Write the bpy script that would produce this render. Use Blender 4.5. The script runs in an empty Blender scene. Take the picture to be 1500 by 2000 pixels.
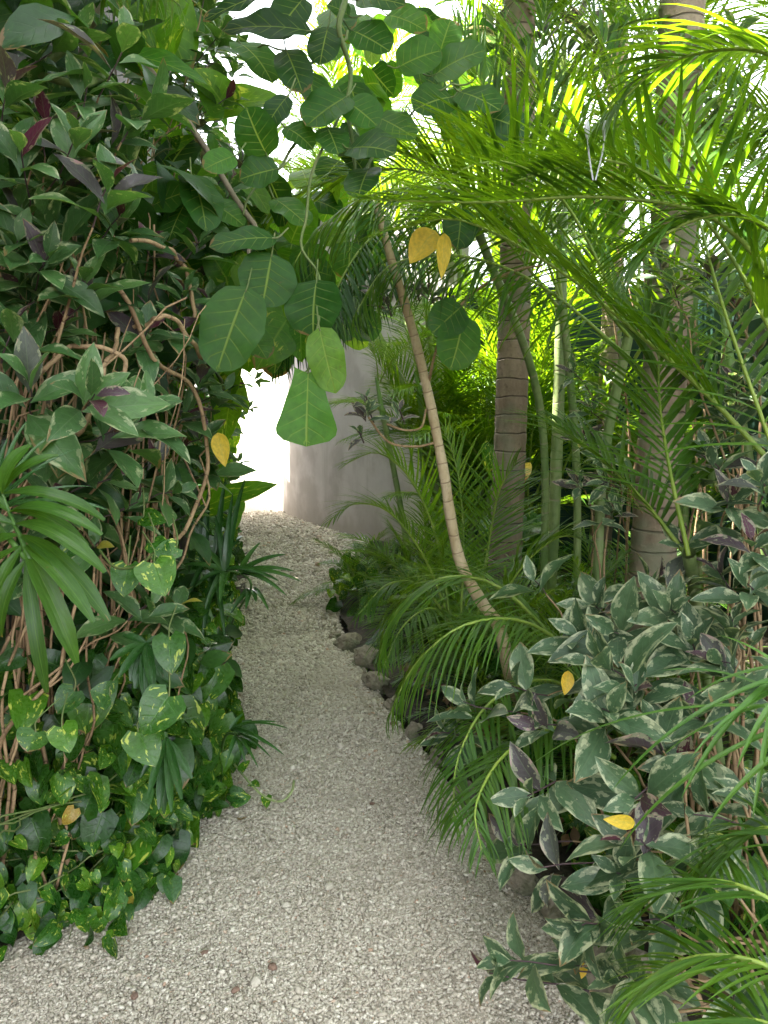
import bpy, bmesh, math, random
import numpy as np
from mathutils import Vector, noise
C = bpy.context.scene.collection
rs = np.random.RandomState(7)
rr = random.Random(11)
# ------------------------------------------------------------------ camera, sky, sun, exposure
PITCH = math.atan(180/1511.0)
EYE = np.array([0, 0, 1.5])
cd = bpy.data.cameras.new('camera'); cam = bpy.data.objects.new('camera', cd); C.objects.link(cam)
cam.location = EYE; cam.rotation_euler = (math.pi/2-PITCH, 0, 0)
cd.sensor_fit = 'VERTICAL'; cd.sensor_height = 24; cd.lens = 24*1511/2000; cd.clip_start = .02; cd.clip_end = 500
bpy.context.scene.camera = cam
SUN_EL, SUN_AZ = math.radians(60), math.radians(-75)      # azimuth from +Y, negative = left
w = bpy.data.worlds.new("World"); bpy.context.scene.world = w; w.use_nodes = True
nt = w.node_tree; bg = nt.nodes['Background']
sky = nt.nodes.new('ShaderNodeTexSky'); sky.sky_type = 'NISHITA'; sky.sun_disc = False
sky.sun_elevation = SUN_EL; sky.sun_rotation = SUN_AZ; sky.dust_density = 3.0; sky.air_density = 1.0; sky.ozone_density = .6
hsv = nt.nodes.new('ShaderNodeHueSaturation'); hsv.inputs['Saturation'].default_value = .25
nt.links.new(sky.outputs[0], hsv.inputs['Color']); nt.links.new(hsv.outputs[0], bg.inputs[0]); bg.inputs[1].default_value = 0.15
sd = bpy.data.lights.new('sun', 'SUN'); sd.energy = 5; sd.angle = math.radians(.5); sd.color = (1, .95, .86)
so = bpy.data.objects.new('sun', sd); C.objects.link(so)
sv = Vector((math.sin(SUN_AZ)*math.cos(SUN_EL), math.cos(SUN_AZ)*math.cos(SUN_EL), math.sin(SUN_EL)))
so.rotation_euler = sv.to_track_quat('Z', 'Y').to_euler(); so.location = (0, 0, 12)
vs = bpy.context.scene.view_settings
vs.view_transform = 'Standard'; vs.look = 'None'; vs.exposure = 3.4; vs.gamma = 1
cy = bpy.context.scene.cycles
cy.max_bounces = 7; cy.diffuse_bounces = 4; cy.glossy_bounces = 2; cy.transmission_bounces = 5; cy.sample_clamp_indirect = 6

# ------------------------------------------------------------------ helpers
Fv = np.array([0, math.cos(PITCH), -math.sin(PITCH)]); Uv = np.array([0, math.sin(PITCH), math.cos(PITCH)]); Xv = np.array([1., 0, 0])
def ray(px, py): return Fv + Xv*(px-750)/1511. + Uv*(1000-py)/1511.
def at(px, py, d): return EYE + d*ray(px, py)
def gr(px, py, z=0.):
    r = ray(px, py); return EYE + r*((z-1.5)/r[2])
def nrm(a): a = np.asarray(a, float); return a/np.maximum(np.linalg.norm(a, axis=-1, keepdims=True), 1e-9)
LE = np.array([(-1.25, .6)] + [tuple(gr(x, y)[:2]) for x, y in [(0, 1850), (230, 1800), (330, 1690), (430, 1580), (455, 1450), (450, 1300), (480, 1180), (490, 1100), (475, 1030)]] + [(-2.9, 14)])
RE = np.array([(.95, .6)] + [tuple(gr(x, y)[:2]) for x, y in [(1170, 2000), (1080, 1850), (975, 1700), (900, 1600), (830, 1500), (750, 1400), (690, 1300), (650, 1220), (655, 1120), (705, 1075), (745, 1060)]] + [(.4, 9.6)])
def Lx(y): return np.interp(y, LE[:, 1], LE[:, 0])
def Rx(y): return np.interp(y, RE[:, 1], RE[:, 0])

class MB:
    def __init__(s): s.v = []; s.f = []; s.a = []; s.m = []; s.n = 0
    def add(s, v, f, a, mi=0):
        v = np.asarray(v, float).reshape(-1, 3); f = np.asarray(f, int).reshape(-1, 4)
        s.v.append(v); s.f.append(f+s.n); s.a.append(np.asarray(a, float).reshape(-1, 3)); s.m.append(np.full(len(f), mi)); s.n += len(v)
        return s
    def build(s, name, mats, parent=None, smooth=True):
        mats = mats if isinstance(mats, (list, tuple)) else [mats]
        v = np.concatenate(s.v); f = np.concatenate(s.f); a = np.concatenate(s.a); m = np.concatenate(s.m)
        if parent is not None: v = v - np.array(wloc(parent))
        me = bpy.data.meshes.new(name)
        me.vertices.add(len(v)); me.vertices.foreach_set('co', v.ravel())
        me.loops.add(f.size); me.loops.foreach_set('vertex_index', f.ravel().astype(np.int32))
        me.polygons.add(len(f)); me.polygons.foreach_set('loop_start', (np.arange(len(f))*4).astype(np.int32))
        me.polygons.foreach_set('loop_total', np.full(len(f), 4, np.int32))
        for mt in mats: me.materials.append(mt)
        me.polygons.foreach_set('material_index', m.astype(np.int32))
        me.polygons.foreach_set('use_smooth', np.full(len(f), smooth))
        at_ = me.attributes.new('lf', 'FLOAT_VECTOR', 'POINT'); at_.data.foreach_set('vector', a.ravel())
        me.update(calc_edges=True)
        o = bpy.data.objects.new(name, me); C.objects.link(o)
        if parent is not None: o.parent = parent
        return o
def wloc(o):
    l = Vector(o.location)
    while o.parent: o = o.parent; l += Vector(o.location)
    return l
def tag(o, label=None, cat=None, group=None, kind=None):
    if label: o['label'] = label
    if cat: o['category'] = cat
    if group: o['group'] = group
    if kind: o['kind'] = kind
    return o
def thing(name, label, cat, loc, group=None):
    o = bpy.data.objects.new(name, None); C.objects.link(o); o.location = tuple(float(q) for q in loc); o.empty_display_size = .1
    return tag(o, label, cat, group)

def P_ovate(v): return np.sin(np.pi*np.clip(v, 0, 1)**.8)**.85*(1-.12*v)+.012
def P_shrub(v): return np.clip(np.sin(np.pi*np.clip((v-.06)/.94, 0, 1)**.85), 0, 1)**.95+.015
def P_heart(v): return np.minimum((v*7+.16)**.5, 1)*np.cos(np.pi/2*np.clip(v, 0, 1)**1.35)**.9+.008
def P_round(v): return np.sqrt(np.clip(1-(2*v**.85-1)**2, 0, 1))*(1+.02*np.sin(v*17)+.012*np.sin(v*31+1))+.01
def P_blade(v): return np.minimum(v*7+.22, 1)**.6*np.clip(1-v, 0, 1)**.55+.02
def P_broad(v): return np.minimum(v*3+.15, 1)*np.clip((1.06-v)*3.0, 0, 1)**.8+.02
def leaves(mb, P, D, N, L, W, bend=.6, fold=.25, prof=P_ovate, rnd=None, nv=6, nu=4, rip=0., lobe=0., mi=0):
    P = np.atleast_2d(np.asarray(P, float)); n = len(P)
    D = nrm(np.broadcast_to(D, (n, 3))); N = np.broadcast_to(N, (n, 3)); N = nrm(N - D*(D*N).sum(1, keepdims=True)+1e-6)
    S = np.cross(D, N)
    L = np.broadcast_to(np.asarray(L, float), n); W = np.broadcast_to(np.asarray(W, float), n)
    b = np.broadcast_to(np.asarray(bend, float), n).copy(); b[np.abs(b) < 1e-3] = 1e-3
    fo = np.broadcast_to(np.asarray(fold, float), n)
    rnd = rs.rand(n) if rnd is None else np.broadcast_to(np.asarray(rnd, float), n)
    v = np.linspace(0, 1, nv+1); u = np.linspace(-1, 1, nu+1)
    th = b[:, None]*v
    al = np.sin(th)/b[:, None]; dn = (1-np.cos(th))/b[:, None]
    E = lambda q: q[:, None, None, :]
    sp = P[:, None, :] + L[:, None, None]*(al[..., None]*D[:, None, :] - dn[..., None]*N[:, None, :])
    nn = N[:, None, :]*np.cos(th)[..., None] + D[:, None, :]*np.sin(th)[..., None]
    tt = D[:, None, :]*np.cos(th)[..., None] - N[:, None, :]*np.sin(th)[..., None]
    half = W[:, None]*prof(v)[None]
    ua = np.abs(u)
    ph = rs.rand(n)*6.3
    rp = rip*L[:, None, None]*np.sin(v[None, :, None]*11+ph[:, None, None]+np.sign(u)[None, None]*1.3)*ua[None, None]**2*np.sin(np.pi*np.clip(v, 0.02, .98))[None, :, None]
    V = (sp[:, :, None, :] + E(S)*(half[:, :, None]*u[None, None]*np.cos(fo)[:, None, None])[..., None]
         + nn[:, :, None, :]*(half[:, :, None]*ua[None, None]*np.sin(fo)[:, None, None]+rp)[..., None]
         - tt[:, :, None, :]*(lobe*L[:, None, None]*ua[None, None]**1.4*(1-v)[None, :, None]**4)[..., None])
    A = np.empty(V.shape); A[..., 0] = u[None, None]; A[..., 1] = v[None, :, None]; A[..., 2] = rnd[:, None, None]
    i = np.arange(nv)[:, None]*(nu+1)+np.arange(nu)[None]
    q = np.stack([i, i+1, i+nu+2, i+nu+1], -1).reshape(-1, 4)
    F = (np.arange(n)*(nv+1)*(nu+1))[:, None, None]+q[None]
    mb.add(V, F, A, mi)
def chord(P, Q, N, b):
    """direction and length so that a leaf bent by b goes from P to Q"""
    P = np.atleast_2d(np.asarray(P, float)); Q = np.atleast_2d(np.asarray(Q, float)); N = np.broadcast_to(N, P.shape)
    c = Q-P; l = np.linalg.norm(c, axis=1); c = nrm(c); N = nrm(N-c*(c*N).sum(1, keepdims=True)+1e-6)
    b = np.broadcast_to(np.asarray(b, float), len(P))
    D = c*np.cos(b/2)[:, None]+N*np.sin(b/2)[:, None]; N2 = N*np.cos(b/2)[:, None]-c*np.sin(b/2)[:, None]
    return D, N2, l*(b/2)/np.sin(b/2)
def tube(mb, pts, rad, sides=6, mi=0, rnd=None):
    pts = np.asarray(pts, float); n = len(pts); rad = np.asarray(rad, float).reshape(-1); rad = np.interp(np.linspace(0, 1, n), np.linspace(0, 1, len(rad)), rad) if len(rad) > 1 else np.full(n, rad[0])
    T = nrm(np.gradient(pts, axis=0)); ref = np.array([1., .13, .07]) if abs(T[0][0]) < .8 else np.array([.1, 1., .2])
    s = np.empty_like(pts); u = nrm(ref-T[0]*ref.dot(T[0])); s[0] = u
    for i in range(1, n): u = nrm(u-T[i]*u.dot(T[i])); s[i] = u
    t = np.cross(T, s); a = np.linspace(0, 2*math.pi, sides, endpoint=False)
    V = pts[:, None]+rad[:, None, None]*(np.cos(a)[None, :, None]*s[:, None]+np.sin(a)[None, :, None]*t[:, None])
    ln = np.concatenate([[0], np.cumsum(np.linalg.norm(np.diff(pts, axis=0), axis=1))])
    A = np.empty(V.shape); A[..., 0] = np.cos(a)[None]; A[..., 1] = ln[:, None]; A[..., 2] = rr.random() if rnd is None else rnd
    i = np.arange(n-1)[:, None]*sides+np.arange(sides)[None]; j = np.arange(n-1)[:, None]*sides+((np.arange(sides)+1) % sides)[None]
    mb.add(V, np.stack([i, j, j+sides, i+sides], -1), A, mi)
def cr(pts, n=12):
    p = np.asarray(pts, float); p = np.vstack([2*p[0]-p[1], p, 2*p[-1]-p[-2]]); out = []
    k = len(p)-3; per = max(2, int(round(n/k)))
    for i in range(k):
        a, b, c, d = p[i:i+4]
        for t in np.linspace(0, 1, per, endpoint=False):
            out.append(.5*((2*b)+(c-a)*t+(2*a-5*b+4*c-d)*t*t+(3*b-a-3*c+d)*t**3))
    out.append(p[-2]); return np.array(out)
def wob(pts, amp):
    p = np.array(pts, float); n = len(p)
    for k in range(3):
        ph = rs.rand(3)*6.28; fr = 1.5+k*1.7
        p[1:-1] += amp/(k+1)*np.sin(np.linspace(0, fr*6.28, n)[1:-1, None]+ph)
    return p

# ------------------------------------------------------------------ materials
def newmat(name):
    m = bpy.data.materials.new(name); m.use_nodes = True; t = m.node_tree
    for n_ in list(t.nodes): t.nodes.remove(n_)
    return m, t
class NT:
    def __init__(s, t): s.t = t
    def n(s, ty, **k):
        x = s.t.nodes.new(ty)
        for a, b in k.items():
            if a.startswith('i_'): x.inputs[a[2:]].default_value = b
            else: setattr(x, a, b)
        return x
    def l(s, a, b): s.t.links.new(a, b)
    def val(s, x, sock):
        if hasattr(x, 'is_output'): s.l(x, sock)
        else: sock.default_value = x
    def m(s, op, a, b=0., c=0., clamp=False):
        x = s.n('ShaderNodeMath', operation=op, use_clamp=clamp)
        s.val(a, x.inputs[0]); s.val(b, x.inputs[1]); s.val(c, x.inputs[2]); return x.outputs[0]
    def step(s, x, lo, hi):
        r = s.n('ShaderNodeMapRange', interpolation_type='SMOOTHSTEP'); s.val(x, r.inputs[0]); r.inputs[1].default_value = lo; r.inputs[2].default_value = hi
        return r.outputs[0]
    def mix(s, f, a, b, mode='MIX'):
        x = s.n('ShaderNodeMix', data_type='RGBA', blend_type=mode); s.val(f, x.inputs[0])
        for q, i in ((a, 6), (b, 7)):
            if isinstance(q, tuple): x.inputs[i].default_value = (*q[:3], 1)
            else: s.l(q, x.inputs[i])
        return x.outputs[2]
    def noise(s, vec, scale, detail=3, rough=.55):
        x = s.n('ShaderNodeTexNoise'); x.inputs['Scale'].default_value = scale; x.inputs['Detail'].default_value = detail; x.inputs['Roughness'].default_value = rough
        if vec is not None: s.l(vec, x.inputs['Vector'])
        return x.outputs[0]
    def ramp(s, f, stops, interp='LINEAR'):
        x = s.n('ShaderNodeValToRGB'); s.val(f, x.inputs[0]); cr_ = x.color_ramp; cr_.interpolation = interp
        while len(cr_.elements) < len(stops): cr_.elements.new(.5)
        for e, (p, c) in zip(cr_.elements, stops): e.position = p; e.color = (*c, 1)
        return x.outputs[0]
def leaf_mat(name, ramp, mode='plain', margin=None, veins=9, vein_col=(.3, .42, .12), vein_amt=.35, rough=.38, trans=.35, tcol=(1.9, 1.6, .5), bump=.25, objrand=0., mcut=.92, spec=.5):
    m, t = newmat(name); g = NT(t)
    a = g.n('ShaderNodeAttribute', attribute_name='lf'); sx = g.n('ShaderNodeSeparateXYZ'); g.l(a.outputs['Vector'], sx.inputs[0])
    u, v, r = sx.outputs; ua = g.m('ABSOLUTE', u)
    tc = g.n('ShaderNodeTexCoord'); 
    ri = r
    if objrand:
        oi = g.n('ShaderNodeObjectInfo'); ri = g.m('FRACT', g.m('ADD', g.m('MULTIPLY', r, 1-objrand), g.m('MULTIPLY', oi.outputs['Random'], objrand)))
    col = g.ramp(ri, ramp)
    # coordinates local to one leaf
    cv = g.n('ShaderNodeCombineXYZ'); g.l(g.m('MULTIPLY', u, .6), cv.inputs[0]); g.l(g.m('MULTIPLY', v, 1.6), cv.inputs[1]); g.l(g.m('MULTIPLY', r, 173.), cv.inputs[2])
    big = g.noise(tc.outputs['Object'], 3.0, 2); fine = g.noise(cv.outputs[0], 6., 4)
    hs = g.n('ShaderNodeHueSaturation'); g.l(col, hs.inputs['Color']); g.l(g.m('MULTIPLY_ADD', fine, .9, .55), hs.inputs['Value']); g.l(g.m('MULTIPLY_ADD', big, .04, .48), hs.inputs['Hue'])
    col = hs.outputs[0]
    # veins
    fv = g.m('FRACT', g.m('MULTIPLY', g.m('SUBTRACT', v, g.m('MULTIPLY', ua, .22)), float(veins)))
    side = g.m('MULTIPLY', g.step(g.m('ABSOLUTE', g.m('SUBTRACT', fv, .5)), .09, .0), g.step(ua, 1., .3))
    mid = g.step(ua, .06, .012)
    if mode == 'blade':
        pl = g.m('ABSOLUTE', g.m('SUBTRACT', g.m('FRACT', g.m('MULTIPLY', ua, 3.)), .5)); vn = g.m('MAXIMUM', g.m('MULTIPLY', mid, .8), g.m('MULTIPLY', g.step(pl, .3, .5), .25))
    else: vn = g.m('MAXIMUM', mid, g.m('MULTIPLY', side, .55))
    if mode == 'var':
        n1 = g.noise(cv.outputs[0], 3.2, 3); n2 = g.noise(cv.outputs[0], 9., 2)
        mk = g.m('ADD', g.m('ADD', ua, g.m('MULTIPLY', g.m('SUBTRACT', n1, .5), 3.4)), g.m('MULTIPLY', g.m('SUBTRACT', n2, .5), .5))
        mk = g.m('ADD', mk, g.m('MULTIPLY', g.m('SUBTRACT', v, .5), .25))
        col = g.mix(g.step(mk, mcut-.35, mcut-.28), col, g.mix(.45, col, margin[0]))
        mk2 = g.m('MULTIPLY', g.step(mk, mcut, mcut+.05), g.step(ri, .93, .90))
        col = g.mix(mk2, col, g.mix(g.step(ri, .68, .74), margin[0], margin[1]))
    elif mode == 'pothos':
        mp = g.n('ShaderNodeMapping'); mp.inputs['Scale'].default_value = (2.4, .9, 1); mp.inputs['Rotation'].default_value = (0, 0, .35); g.l(cv.outputs[0], mp.inputs[0])
        n1 = g.noise(mp.outputs[0], 2.6, 3, .6)
        col = g.mix(g.m('MULTIPLY', g.step(n1, .59, .64), g.step(r, .15, .6)), col, margin[0])
    col = g.mix(g.m('MULTIPLY', vn, vein_amt), col, vein_col)
    br = g.m('ADD', g.m('ADD', v, g.m('MULTIPLY', ua, .25 if mode != 'blade' else 0.)), g.m('MULTIPLY', g.m('SUBTRACT', fine, .5), .5))
    thr = g.m('MULTIPLY_ADD', g.m('FRACT', g.m('MULTIPLY', r, 7.31)), .5, .97)
    col = g.mix(g.m('MULTIPLY', g.step(g.m('SUBTRACT', br, thr), 0., .06), .85), col, (.26, .16, .07))
    sp = g.noise(tc.outputs['Object'], 55., 3)                       # specks of dirt and wear
    col = g.mix(g.m('MULTIPLY', g.step(sp, .68, .76), .5), col, (.16, .12, .05))
    bs = g.n('ShaderNodeBsdfPrincipled'); g.l(col, bs.inputs['Base Color']); g.l(g.m('MULTIPLY_ADD', fine, .22, rough-.1), bs.inputs['Roughness'])
    bs.inputs['Specular IOR Level'].default_value = spec
    bp = g.n('ShaderNodeBump'); bp.inputs['Strength'].default_value = bump; bp.inputs['Distance'].default_value = .004
    g.l(g.m('SUBTRACT', g.m('MULTIPLY', fine, .6), vn), bp.inputs['Height']); g.l(bp.outputs[0], bs.inputs['Normal'])
    tl = g.n('ShaderNodeBsdfTranslucent'); g.l(g.mix(1., col, tcol, 'MULTIPLY'), tl.inputs[0])
    mx = g.n('ShaderNodeMixShader'); mx.inputs[0].default_value = trans; g.l(bs.outputs[0], mx.inputs[1]); g.l(tl.outputs[0], mx.inputs[2])
    o = g.n('ShaderNodeOutputMaterial'); g.l(mx.outputs[0], o.inputs[0]); return m
def bark_mat(name, c1, c2, ring=None, ringcol=(.1, .07, .05), rough=.8, scale=14., ringw=.1, green=None, bump=.5):
    m, t = newmat(name); g = NT(t)
    a = g.n('ShaderNodeAttribute', attribute_name='lf'); sx = g.n('ShaderNodeSeparateXYZ'); g.l(a.outputs['Vector'], sx.inputs[0]); v = sx.outputs[1]
    tc = g.n('ShaderNodeTexCoord'); mp = g.n('ShaderNodeMapping'); mp.inputs['Scale'].default_value = (1, 1, .3); g.l(tc.outputs['Object'], mp.inputs[0])
    n1 = g.noise(mp.outputs[0], scale, 5, .65); n2 = g.noise(tc.outputs['Object'], scale*5, 3)
    col = g.mix(g.step(n1, .3, .7), c1, c2); col = g.mix(g.m('MULTIPLY', g.step(n2, .5, .75), .35), col, tuple(q*.4 for q in c1))
    h = g.m('MULTIPLY', n2, .5)
    if ring:
        n3 = g.noise(tc.outputs['Object'], 5., 2)
        f = g.m('FRACT', g.m('ADD', g.m('DIVIDE', v, ring), g.m('MULTIPLY', n3, .5)))
        rg = g.step(g.m('ABSOLUTE', g.m('SUBTRACT', f, .5)), ringw, .0)
        col = g.mix(g.m('MULTIPLY', rg, .75), col, ringcol); h = g.m('SUBTRACT', h, rg)
    if green: col = g.mix(g.m('MULTIPLY', g.step(g.noise(tc.outputs['Object'], 4., 3), .45, .65), .7), col, green)
    bs = g.n('ShaderNodeBsdfPrincipled'); g.l(col, bs.inputs['Base Color']); bs.inputs['Roughness'].default_value = rough
    bp = g.n('ShaderNodeBump'); bp.inputs['Strength'].default_value = bump; bp.inputs['Distance'].default_value = .01; g.l(h, bp.inputs['Height']); g.l(bp.outputs[0], bs.inputs['Normal'])
    o = g.n('ShaderNodeOutputMaterial'); g.l(bs.outputs[0], o.inputs[0]); return m
def ground_mat(name, stops, scale, bump=.6, dist=.02, vor=None, rough=.95, patch=None):
    m, t = newmat(name); g = NT(t); tc = g.n('ShaderNodeTexCoord'); O = tc.outputs['Object']
    n1 = g.noise(O, scale, 6, .65); col = g.ramp(n1, stops); h = n1
    if vor:
        vo = g.n('ShaderNodeTexVoronoi'); vo.inputs['Scale'].default_value = vor; g.l(O, vo.inputs['Vector'])
        col = g.mix(.5, col, g.ramp(vo.outputs['Color'], [(0, stops[0][1]), (1, stops[-1][1])])); h = g.m('SUBTRACT', 1., vo.outputs['Distance'])
    if name == 'grey_stucco':     # rain-splashed dirt at the foot of the wall, streaks below the coping
        so_ = g.n('ShaderNodeSeparateXYZ'); g.l(O, so_.inputs[0]); zz = g.m('ADD', so_.outputs[2], g.m('MULTIPLY', g.noise(O, 6., 4), -.5))
        col = g.mix(g.m('MULTIPLY', g.step(zz, .12, -.2), .55), col, (.27, .23, .17))
        mp = g.n('ShaderNodeMapping'); mp.inputs['Scale'].default_value = (9, 9, .5); g.l(O, mp.inputs[0]); col = g.mix(g.m('MULTIPLY', g.step(g.noise(mp.outputs[0], 1., 3), .55, .8), .4), col, (.33, .31, .27))
    if patch:
        col = g.mix(g.m('MULTIPLY', g.step(g.noise(O, patch[1], 4), .45, .62), patch[2]), col, patch[0])
    bs = g.n('ShaderNodeBsdfPrincipled'); g.l(col, bs.inputs['Base Color']); bs.inputs['Roughness'].default_value = rough
    bp = g.n('ShaderNodeBump'); bp.inputs['Strength'].default_value = bump; bp.inputs['Distance'].default_value = dist; g.l(h, bp.inputs['Height']); g.l(bp.outputs[0], bs.inputs['Normal'])
    o = g.n('ShaderNodeOutputMaterial'); g.l(bs.outputs[0], o.inputs[0]); return m

M = {}
SH = [(0, (.035, .09, .035)), (.35, (.05, .13, .042)), (.66, (.07, .15, .06)), (.72, (.085, .085, .08)), (.84, (.075, .05, .065)), (.90, (.07, .022, .04)), (.95, (.09, .015, .035)), (.975, (.10, .2, .03)), (1, (.55, .42, .05))]
SH1 = [(0, (.042, .10, .03)), (.35, (.06, .145, .04)), (.66, (.09, .19, .05))]+SH[3:]
M['hshrub'] = leaf_mat('hedge_shrub_leaf', SH1, 'var', [(.38, .42, .24), (.40, .24, .24)], mcut=1.25, veins=8, vein_col=(.14, .2, .1), vein_amt=.4, rough=.4, trans=.3, tcol=(1.6, 1.6, .6))
SH2 = [(0, (.05, .095, .048)), (.35, (.07, .135, .062)), (.66, (.10, .17, .085))]+SH[3:]
M['shrub'] = leaf_mat('variegated_leaf', SH2, 'var', [(.47, .50, .32), (.42, .29, .27)], mcut=1.02, veins=8, vein_col=(.14, .2, .1), vein_amt=.4, rough=.42, trans=.28, tcol=(1.5, 1.5, .7))
M['pothos'] = leaf_mat('pothos_leaf', [(0, (.016, .062, .008)), (.5, (.034, .12, .012)), (.8, (.075, .20, .014)), (.97, (.15, .29, .02)), (1, (.4, .22, .04))], 'pothos', [(.50, .58, .10)], veins=5, vein_col=(.12, .28, .04), vein_amt=.3, rough=.27, trans=.3)
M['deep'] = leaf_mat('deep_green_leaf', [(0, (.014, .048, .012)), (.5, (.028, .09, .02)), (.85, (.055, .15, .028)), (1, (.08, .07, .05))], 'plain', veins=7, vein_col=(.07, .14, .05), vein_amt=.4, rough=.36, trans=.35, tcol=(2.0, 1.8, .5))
M['giant'] = leaf_mat('giant_pothos_leaf', [(0, (.05, .17, .015)), (.5, (.09, .25, .02)), (1, (.16, .34, .03))], 'pothos', [(.5, .6, .12)], veins=8, vein_col=(.3, .48, .08), vein_amt=.6, rough=.35, trans=.65)
M['fig'] = leaf_mat('fig_leaf', [(0, (.018, .06, .014)), (.45, (.04, .13, .018)), (.8, (.08, .22, .025)), (1, (.18, .32, .04))], 'plain', veins=6, vein_col=(.30, .42, .10), vein_amt=.75, rough=.42, spec=.35, trans=.5, bump=.6)
M['frond'] = leaf_mat('palm_leaflet', [(0, (.035, .10, .014)), (.5, (.06, .16, .018)), (.9, (.10, .22, .022)), (1, (.13, .24, .03))], 'blade', vein_col=(.16, .3, .05), vein_amt=.5, rough=.34, trans=.48, tcol=(2.9, 2.0, .3), objrand=.5)
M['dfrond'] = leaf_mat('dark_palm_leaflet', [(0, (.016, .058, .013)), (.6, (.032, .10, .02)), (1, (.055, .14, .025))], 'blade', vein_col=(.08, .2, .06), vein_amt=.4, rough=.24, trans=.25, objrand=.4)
M['strap'] = leaf_mat('strap_leaf', [(0, (.05, .14, .02)), (1, (.10, .22, .03))], 'blade', vein_col=(.2, .35, .1), vein_amt=.4, rough=.35, trans=.35)
M['yellow'] = leaf_mat('yellow_leaf', [(0, (.62, .42, .03)), (1, (.75, .52, .05))], 'plain', veins=7, vein_col=(.5, .45, .1), rough=.5, trans=.4, tcol=(1.3, 1.2, .6))
M['dead'] = leaf_mat('dry_leaf', [(0, (.15, .10, .055)), (.6, (.26, .18, .09)), (1, (.48, .30, .06))], 'plain', veins=7, vein_col=(.2, .1, .04), rough=.8, trans=.2, tcol=(1.2, 1., .6))
M['rachis'] = bark_mat('palm_rachis', (.16, .26, .03), (.26, .34, .05), rough=.45, bump=.1)
M['drach'] = bark_mat('dark_rachis', (.05, .13, .02), (.08, .16, .03), rough=.45, bump=.1)
M['tan'] = bark_mat('tan_stem', (.20, .12, .06), (.46, .31, .17), ring=.11, ringcol=(.17, .11, .065), ringw=.035, rough=.75, scale=20)
M['lean'] = bark_mat('pale_ringed_stem', (.40, .29, .15), (.60, .48, .31), ring=.075, ringcol=(.26, .17, .10), ringw=.05, rough=.75, scale=12)
M['twig'] = bark_mat('purple_twig', (.05, .03, .035), (.09, .05, .05), rough=.6)
M['vine'] = bark_mat('vine_stem', (.09, .15, .03), (.16, .18, .06), rough=.6)
M['ptrunk'] = bark_mat('ringed_palm_trunk', (.20, .14, .095), (.36, .27, .195), ring=.105, ringcol=(.055, .04, .032), ringw=.07, rough=.85, scale=9, green=(.19, .20, .13), bump=.8)
M['cane'] = bark_mat('green_cane', (.13, .22, .06), (.30, .36, .15), ring=.19, ringcol=(.30, .27, .17), ringw=.05, rough=.5, scale=7, bump=.2)
M['shaft'] = bark_mat('crown_shaft', (.16, .30, .07), (.26, .40, .14), rough=.4, scale=5, bump=.1)
M['figbark'] = bark_mat('grey_bark', (.16, .13, .09), (.27, .22, .15), rough=.85, scale=10)
M['soil'] = ground_mat('dark_soil', [(.3, (.012, .009, .006)), (.55, (.03, .022, .014)), (.75, (.06, .042, .025))], 9, dist=.05, patch=((.07, .05, .03), 30., .6))
M['gravelbase'] = ground_mat('gravel_bed', [(.3, (.20, .17, .135)), (.7, (.42, .37, .30))], 30, vor=90., dist=.01)
M['stucco'] = ground_mat('grey_stucco', [(.3, (.50, .47, .46)), (.7, (.60, .57, .55))], 3, bump=.15, dist=.01, patch=((.36, .33, .30), 1.7, .6))
M['white'] = ground_mat('white_wall', [(.3, (.74, .70, .65)), (.7, (.82, .79, .74))], 3, bump=.15, dist=.01)
M['gwall'] = ground_mat('green_painted_wall', [(.3, (.010, .050, .032)), (.7, (.016, .07, .042))], 2.5, bump=.2, dist=.01, rough=.7, patch=((.01, .03, .02), 1.2, .6))
M['blockwall'] = ground_mat('dark_backing_wall', [(.3, (.02, .018, .012)), (.7, (.05, .04, .028))], 5, bump=.6, dist=.03)  # near-black to deepen the shade in the hedge; used on the added walls
M['rock'] = ground_mat('mossy_rock', [(.3, (.13, .11, .08)), (.5, (.28, .24, .18)), (.72, (.46, .42, .34))], 7, bump=1., dist=.03, patch=((.05, .07, .025), 5., .7))

# ------------------------------------------------------------------ the setting
def sheet(name, pts_rows, mat, z0=0., amp=0., sc=1., kind='structure'):
    """rows of (x,y); rectangular grid"""
    rows = len(pts_rows); cols = len(pts_rows[0]); V = []
    for r_ in pts_rows:
        for x, y in r_: V.append((x, y, z0+amp*noise.noise(Vector((x*sc, y*sc, 3.3)))))
    i = np.arange(rows-1)[:, None]*cols+np.arange(cols-1)[None]
    m = MB().add(V, np.stack([i, i+1, i+cols+1, i+cols], -1), np.zeros((len(V), 3)))
    return tag(m.build(name, mat), kind=kind)
sheet('ground', [[(x, y) for x in np.linspace(-60, 60, 25)] for y in np.linspace(-20, 120, 25)], M['soil'], -.02)
ys = np.concatenate([np.linspace(.3, 6, 58), np.linspace(6.2, 14, 30), [18, 24, 30]])
rows = []
for y in ys:
    l, r_ = Lx(y)-.35, Rx(y)+.05 if y < 9 else Rx(9)+.05+(y-9)*.9
    rows.append([(x, y) for x in np.linspace(l-(2.5 if y > 9.5 else 0), r_+(3 if y > 11.8 else 0), 24)])
sheet('gravel_path', rows, M['gravelbase'], .0, .015, 2.3)
# planting beds: heaped soil either side of the path
rows = []
for y in np.linspace(.3, 9.2, 70):
    e = Rx(y); rows.append([(e+.06+2.9*t, y) for t in np.linspace(0, 1, 30)])
b_ = sheet('planting_bed_soil', rows, M['soil'], .05, .06, 4.)
rows = []
for y in np.linspace(.3, 9.2, 70):
    e = Lx(y); rows.append([(e-.02-1.9*t, y) for t in np.linspace(0, 1, 24)])
sheet('hedge_bed_soil', rows, M['soil'], .02, .04, 4.)
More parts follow.
